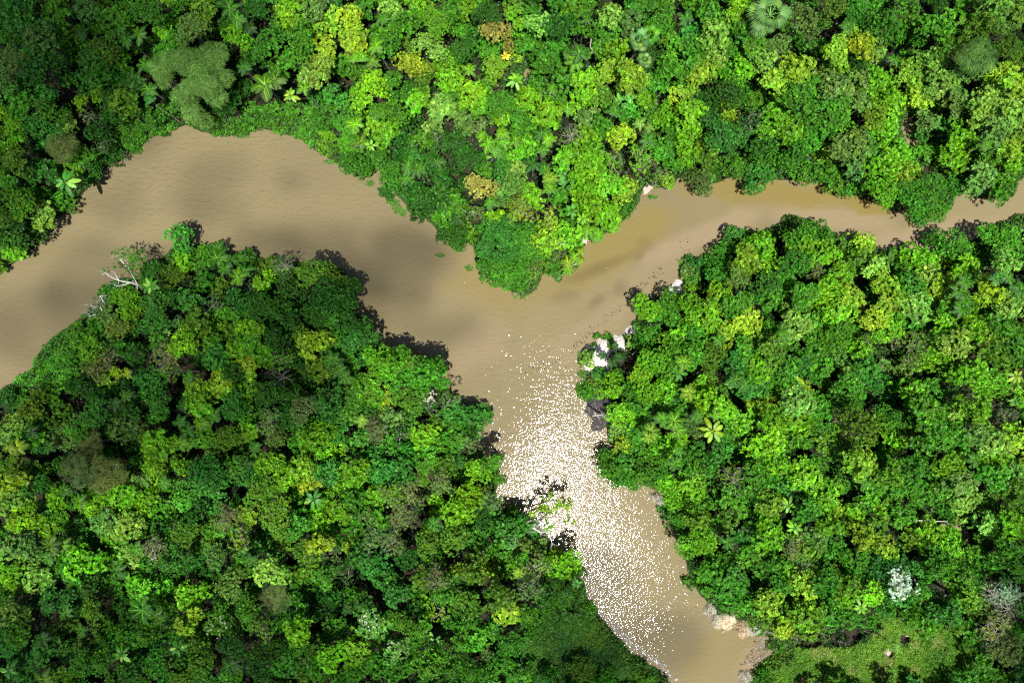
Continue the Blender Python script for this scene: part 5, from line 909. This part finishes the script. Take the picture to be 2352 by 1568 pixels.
# ------------------------------------------------------------------ clouds, sun, sky, camera
TAN, TANX = .28, .065   #                     # the sun stands 15 degrees off the zenith, towards the foot of the photo
cm, nt, N, L = new_mat('cloud'); out = N.new('ShaderNodeOutputMaterial'); pv = N.new('ShaderNodeVolumePrincipled')
pv.inputs['Color'].default_value = (.95, .96, 1, 1); pv.inputs['Density'].default_value = .05; pv.inputs['Anisotropy'].default_value = .5
L.new(pv.outputs[0], out.inputs['Volume'])
def cloud(u, v, rx, ry, thick, zc=420., seed=0):
    """a puffy closed body of even mist; only its shade falls inside the picture"""
    x, y = un(u, v); x += TANX * zc; y -= TAN * zc; q = np.random.default_rng(seed)
    n, m = 24, 40; th = np.linspace(0, np.pi, n); ph = np.linspace(0, 2 * np.pi, m, endpoint=False); TH, PH = np.meshgrid(th, ph, indexing='ij')
    d = np.stack([np.sin(TH) * np.cos(PH), np.sin(TH) * np.sin(PH), np.cos(TH)], -1)
    k = q.normal(0, 1, (9, 3)) * 2.2; w = q.random(9) * 6.28
    bump = 1 + .14 * sum(np.sin(d @ k[i] + w[i]) for i in range(9))
    r = d * bump[..., None] * np.array([rx * K * H, ry * K * H, thick]); r[..., 2] = np.where(r[..., 2] < 0, r[..., 2] * .45, r[..., 2])
    V = (r + np.array([x, y, zc])).reshape(-1, 3); I = np.arange(n * m).reshape(n, m); J = np.roll(I, -1, 1)
    F = np.stack([I[:-1], I[1:], J[1:], J[:-1]], -1).reshape(-1, 4)
    link('cloud', mesh('cloud', V, F, cm, smooth=True), kind='stuff', label='small fair weather cloud drifting above the river')
for i, (u, v, rx, ry, tau) in enumerate([(110, 230, 300, 330, 1.1), (330, 110, 300, 170, .45), (560, 170, 150, 130, .35), (480, 400, 90, 60, .38), (270, 480, 80, 60, .38), (455, 470, 90, 40, .3), (600, 540, 80, 34, .45), (740, 560, 110, 34, .45), (850, 640, 70, 50, .3), (950, 645, 100, 75, .65), (900, 715, 80, 40, .35), (1010, 770, 90, 36, .25),
    (666, 425, 40, 30, .3), (40, 745, 110, 90, .4), (130, 680, 80, 50, .3), (200, 560, 60, 40, .2), (540, 820, 360, 250, .85), (800, 690, 120, 130, .5), (300, 1470, 520, 200, .7), (930, 1480, 330, 130, .7), (1330, 1390, 140, 120, .7), (1400, 1500, 170, 80, .6), (150, 1050, 240, 160, .45), (2320, 1340, 120, 190, .8), (2300, 60, 170, 110, .4), (700, 1250, 260, 160, .25), (2050, 110, 160, 60, .2)]): cloud(u, v, rx, ry, tau / .05 / 1.45, seed=900 + i)

w = bpy.data.worlds.new('World'); S.world = w; w.use_nodes = True
nt = w.node_tree; sky = nt.nodes.new('ShaderNodeTexSky'); sky.sky_type = 'NISHITA'; sky.sun_disc = False
sky.sun_elevation = math.pi / 2 - math.atan(TAN); sky.sun_rotation = math.pi
bg = nt.nodes['Background']; nt.links.new(sky.outputs[0], bg.inputs[0]); bg.inputs[1].default_value = .05
sun = bpy.data.lights.new('sun', 'SUN'); sun.energy = 5.0; sun.angle = math.radians(.5); sun.color = (1, .965, .9)
so = link('sun', sun); so.location = (0, -100, 500); so.rotation_mode = 'QUATERNION'; so.rotation_quaternion = Vector((0, 0, 1)).rotation_difference(Vector((TANX, -TAN, 1)).normalized())
cam = bpy.data.cameras.new('camera'); co = link('camera', cam); co.location = (0, 0, H); cam.sensor_width = 36; cam.lens = 24; cam.clip_end = 6000; cam.clip_start = .5
S.camera = co
S.view_settings.view_transform = 'Standard'; S.view_settings.look = 'None'; S.view_settings.exposure = .85; S.view_settings.gamma = 1
S.render.engine = 'CYCLES'
S.cycles.max_bounces = 5; S.cycles.diffuse_bounces = 2; S.cycles.glossy_bounces = 2; S.cycles.transmission_bounces = 3; S.cycles.volume_bounces = 0; S.cycles.transparent_max_bounces = 12
S.cycles.use_denoising = False; S.cycles.sample_clamp_indirect = 4; S.cycles.caustics_reflective = False; S.cycles.caustics_refractive = False
S.cycles.filter_width = 1.3
# ------------------------------------------------------------------ labels: the look, then where, by things one can find
OWN = {'@silver': 'large silvery green feathery tree hanging over the top of the river bend',
 '@riverside': 'flat topped tree with bleached white limbs leaning out over the left river arm',
 '@bleachedpoint': 'bleached white bare tree on the bank below the flat topped riverside tree',
 '@overhang': 'pale barked yellow green tree reaching far out over the lower river',
 '@bleachedwest': 'bare bleached tree with one green tuft just below the overhanging pale tree',
 '@star': 'small bare white tree spread like a star left of the overhanging pale tree',
 '@fallen': 'fallen grey trunk with white limbs lying beside the litter raft',
 '@starcorner': 'bare pale tree like a star in the dark gap by the right edge, lower right',
 '@starlow': 'bare branched pale tree just above the grey rubble heap',
 '@starblue': 'bare white branched tree right of the white leaved tree',
 '@starbank': 'bare pale branches above the domed tree on the right bank of the lower river',
 '@stargrey': 'bare grey star shaped tree amid the left peninsula forest',
 '@starpen': 'bare grey branched tree on the top edge of the left peninsula',
 '@starpale': 'bare pale branched tree amid the bright forest above the river fork',
 '@stardark': 'bare grey tree amid dark crowns in the middle of the left peninsula',
 '@snag': 'pale dead branch sticking up from the dark mud flat', '@drift': 'thin driftwood log floating beside the dark mud flat',
 '@baretrunk': 'short bleached log leaning at the edge of the white sand bank', '@palmtrunk': 'pale fallen palm trunk jutting over the water at the peninsula tip',
 '@thinlog': 'long thin bleached trunk lying across the crowns of the right forest', '@barepole': 'bent bare pole standing out of the top forest near the upper fan palm',
 '@boardwalk': 'short pale plank boardwalk at the edge of the grassy clearing', '@railing': 'weathered wooden railing around the small pond in the top forest'}
PLACES = [(433, 190, 'the large silvery tree'), (1138, 72, 'the mustard coloured tree'), (1160, 130, 'the yellow plant'), (1110, 430, 'the olive yellow dome'), (940, 147, 'the yellow lime dome'), (1768, 37, 'the big fan palm'),
 (1474, 95, 'the pale fan palm'), (2075, 820, 'the brown twiggy tree'), (2075, 1342, 'the white leaved tree'), (2245, 130, 'the grey feathery tree'), (1214, 185, 'the railed pond'), (2092, 320, 'the muddy inlet'), (1206, 590, 'the peninsula tip mound'),
 (305, 596, 'the riverside tree'), (1250, 1170, 'the overhanging pale tree'), (1172, 1250, 'the white star tree'), (1390, 800, 'the white sand bank'), (1552, 660, 'the shore sand patch'), (1372, 945, 'the dark mud flat'), (2040, 1500, 'the grassy clearing'),
 (1745, 1485, 'the litter raft'), (2200, 1540, 'the boardwalk'), (2205, 95, 'the dark olive domes'), (2320, 1380, 'the bluish bare trees'), (150, 420, 'the left bank banana plant'), (1636, 990, 'the big banana plant'), (720, 1145, 'the gap banana plant'), (998, 1478, 'the lower banana plant'),
 (1042, 1312, 'the small yellow tree'), (427, 1432, 'the bright lime tree'), (474, 880, 'the twin yellow trees'), (215, 1085, 'the brown feathery tree'), (40, 1025, 'the yellow leaf palm'), (1605, 235, 'the dark double crown'), (1840, 1240, 'the pale yellow tree'), (1375, 1115, 'the lower right bank'), (820, 640, 'the peninsula shoulder'),
 (420, 550, 'the tree over the water'), (620, 30, 'the upper left palms'), (690, 330, 'the creeper covered bank'), (330, 1395, 'the big dark palm'), (600, 960, 'the peninsula palms'), (1500, 290, 'the white headed palms'), (2180, 690, 'the right forest palms'), (1830, 580, 'the large lime crown'), (920, 870, 'the fork facing bank'), (1820, 1000, 'the right forest middle'), (1400, 1480, 'the herb thicket'), (560, 1345, 'the sparse grey crowns'), (2250, 1222, 'the right pool'), (1890, 1400, 'the low right crowns')]
TONE = {'l': 'bright lime green', 'y': 'yellow green', 'g': 'mid green', 'd': 'dark green', 'b': 'deep green', 'o': 'olive green', 's': 'silvery green', 'p': 'pale green', 'm': 'mustard yellow', 'e': 'greyish brown', 'w': 'white leaved', 'u': 'bluish green', 'v': 'whitish', 'k': 'bright yellow', 'f': 'pale green'}
SHAPE = {'A': 'loose leafy tree', 'B': 'dense rounded tree', 'C': 'feathery tree', 'E': 'sparse twiggy tree', 'P': 'star shaped palm', 'N': 'broad leaved plant', 'F': 'fan palm', 'S': 'low shrub', 'V': 'creeper covered mound'}
def side(u, v, p):
    a = math.degrees(math.atan2(p[1] - v, u - p[0]))
    return ('right of', 'above right of', 'above', 'above left of', 'left of', 'below left of', 'below', 'below right of')[int(((a + 22.5) % 360) // 45)]
info = []
for o, u, v, r, key in THINGS:
    if key.startswith('@'): o['label'] = OWN[key]; continue
    k = key[1]; lim = {'P': (20, 27), 'S': (12, 19), 'N': (22, 32)}.get(k, (23, 36))
    look = ' '.join(x for x in ('small' if r < lim[0] else 'big' if r > lim[1] else '', TONE[key[0]], SHAPE[k]) if x)
    near = sorted((math.hypot(u - p[0], v - p[1]), i) for i, p in enumerate(PLACES))
    P1 = PLACES[near[0][1]]; P2 = PLACES[near[1][1]]; d = near[0][0]
    at = ('beside ' if d < 34 else side(u, v, P1) + ' ') + P1[2]
    far_ = 'close ' if d < 75 else 'further out ' if d > 130 else 'a crown or two '
    info.append([o, d, [f'{look} {at}', f'{look} {far_ if d >= 34 else ""}{at}', f'{look} between {P1[2]} and {P2[2]}', f'{look} {at}, towards {P2[2][4:]}']])
taken = set(); todo = info
for lev in range(4):
    n = {}
    for q in info: n[q[2][lev]] = n.get(q[2][lev], 0) + 1
    rest = []
    for q in todo:
        s = q[2][lev]
        if n[s] == 1 and s not in taken and len(s.split()) <= 16: q[0]['label'] = s; taken.add(s)
        else: rest.append(q)
    todo = rest
by = {}
for q in todo: by.setdefault(q[2][0], []).append(q)
ORD = ['nearest', 'second nearest', 'third nearest', 'fourth nearest', 'fifth nearest', 'sixth nearest', 'seventh nearest']
for s, qs in by.items():
    alike = sorted([q for q in info if q[2][0] == s], key=lambda q: q[1])
    for q in qs:
        i = alike.index(q); look, where = s, ''
        q[0]['label'] = ' '.join((ORD[min(i, 6)] + ' ' + s).split()[:16])
L_ = [o['label'] for o, *_ in THINGS]
print('labels', len(L_), 'different', len(set(L_)), 'longest', max(len(s.split()) for s in L_), [s for s in L_ if len(s.split()) > 16][:4])
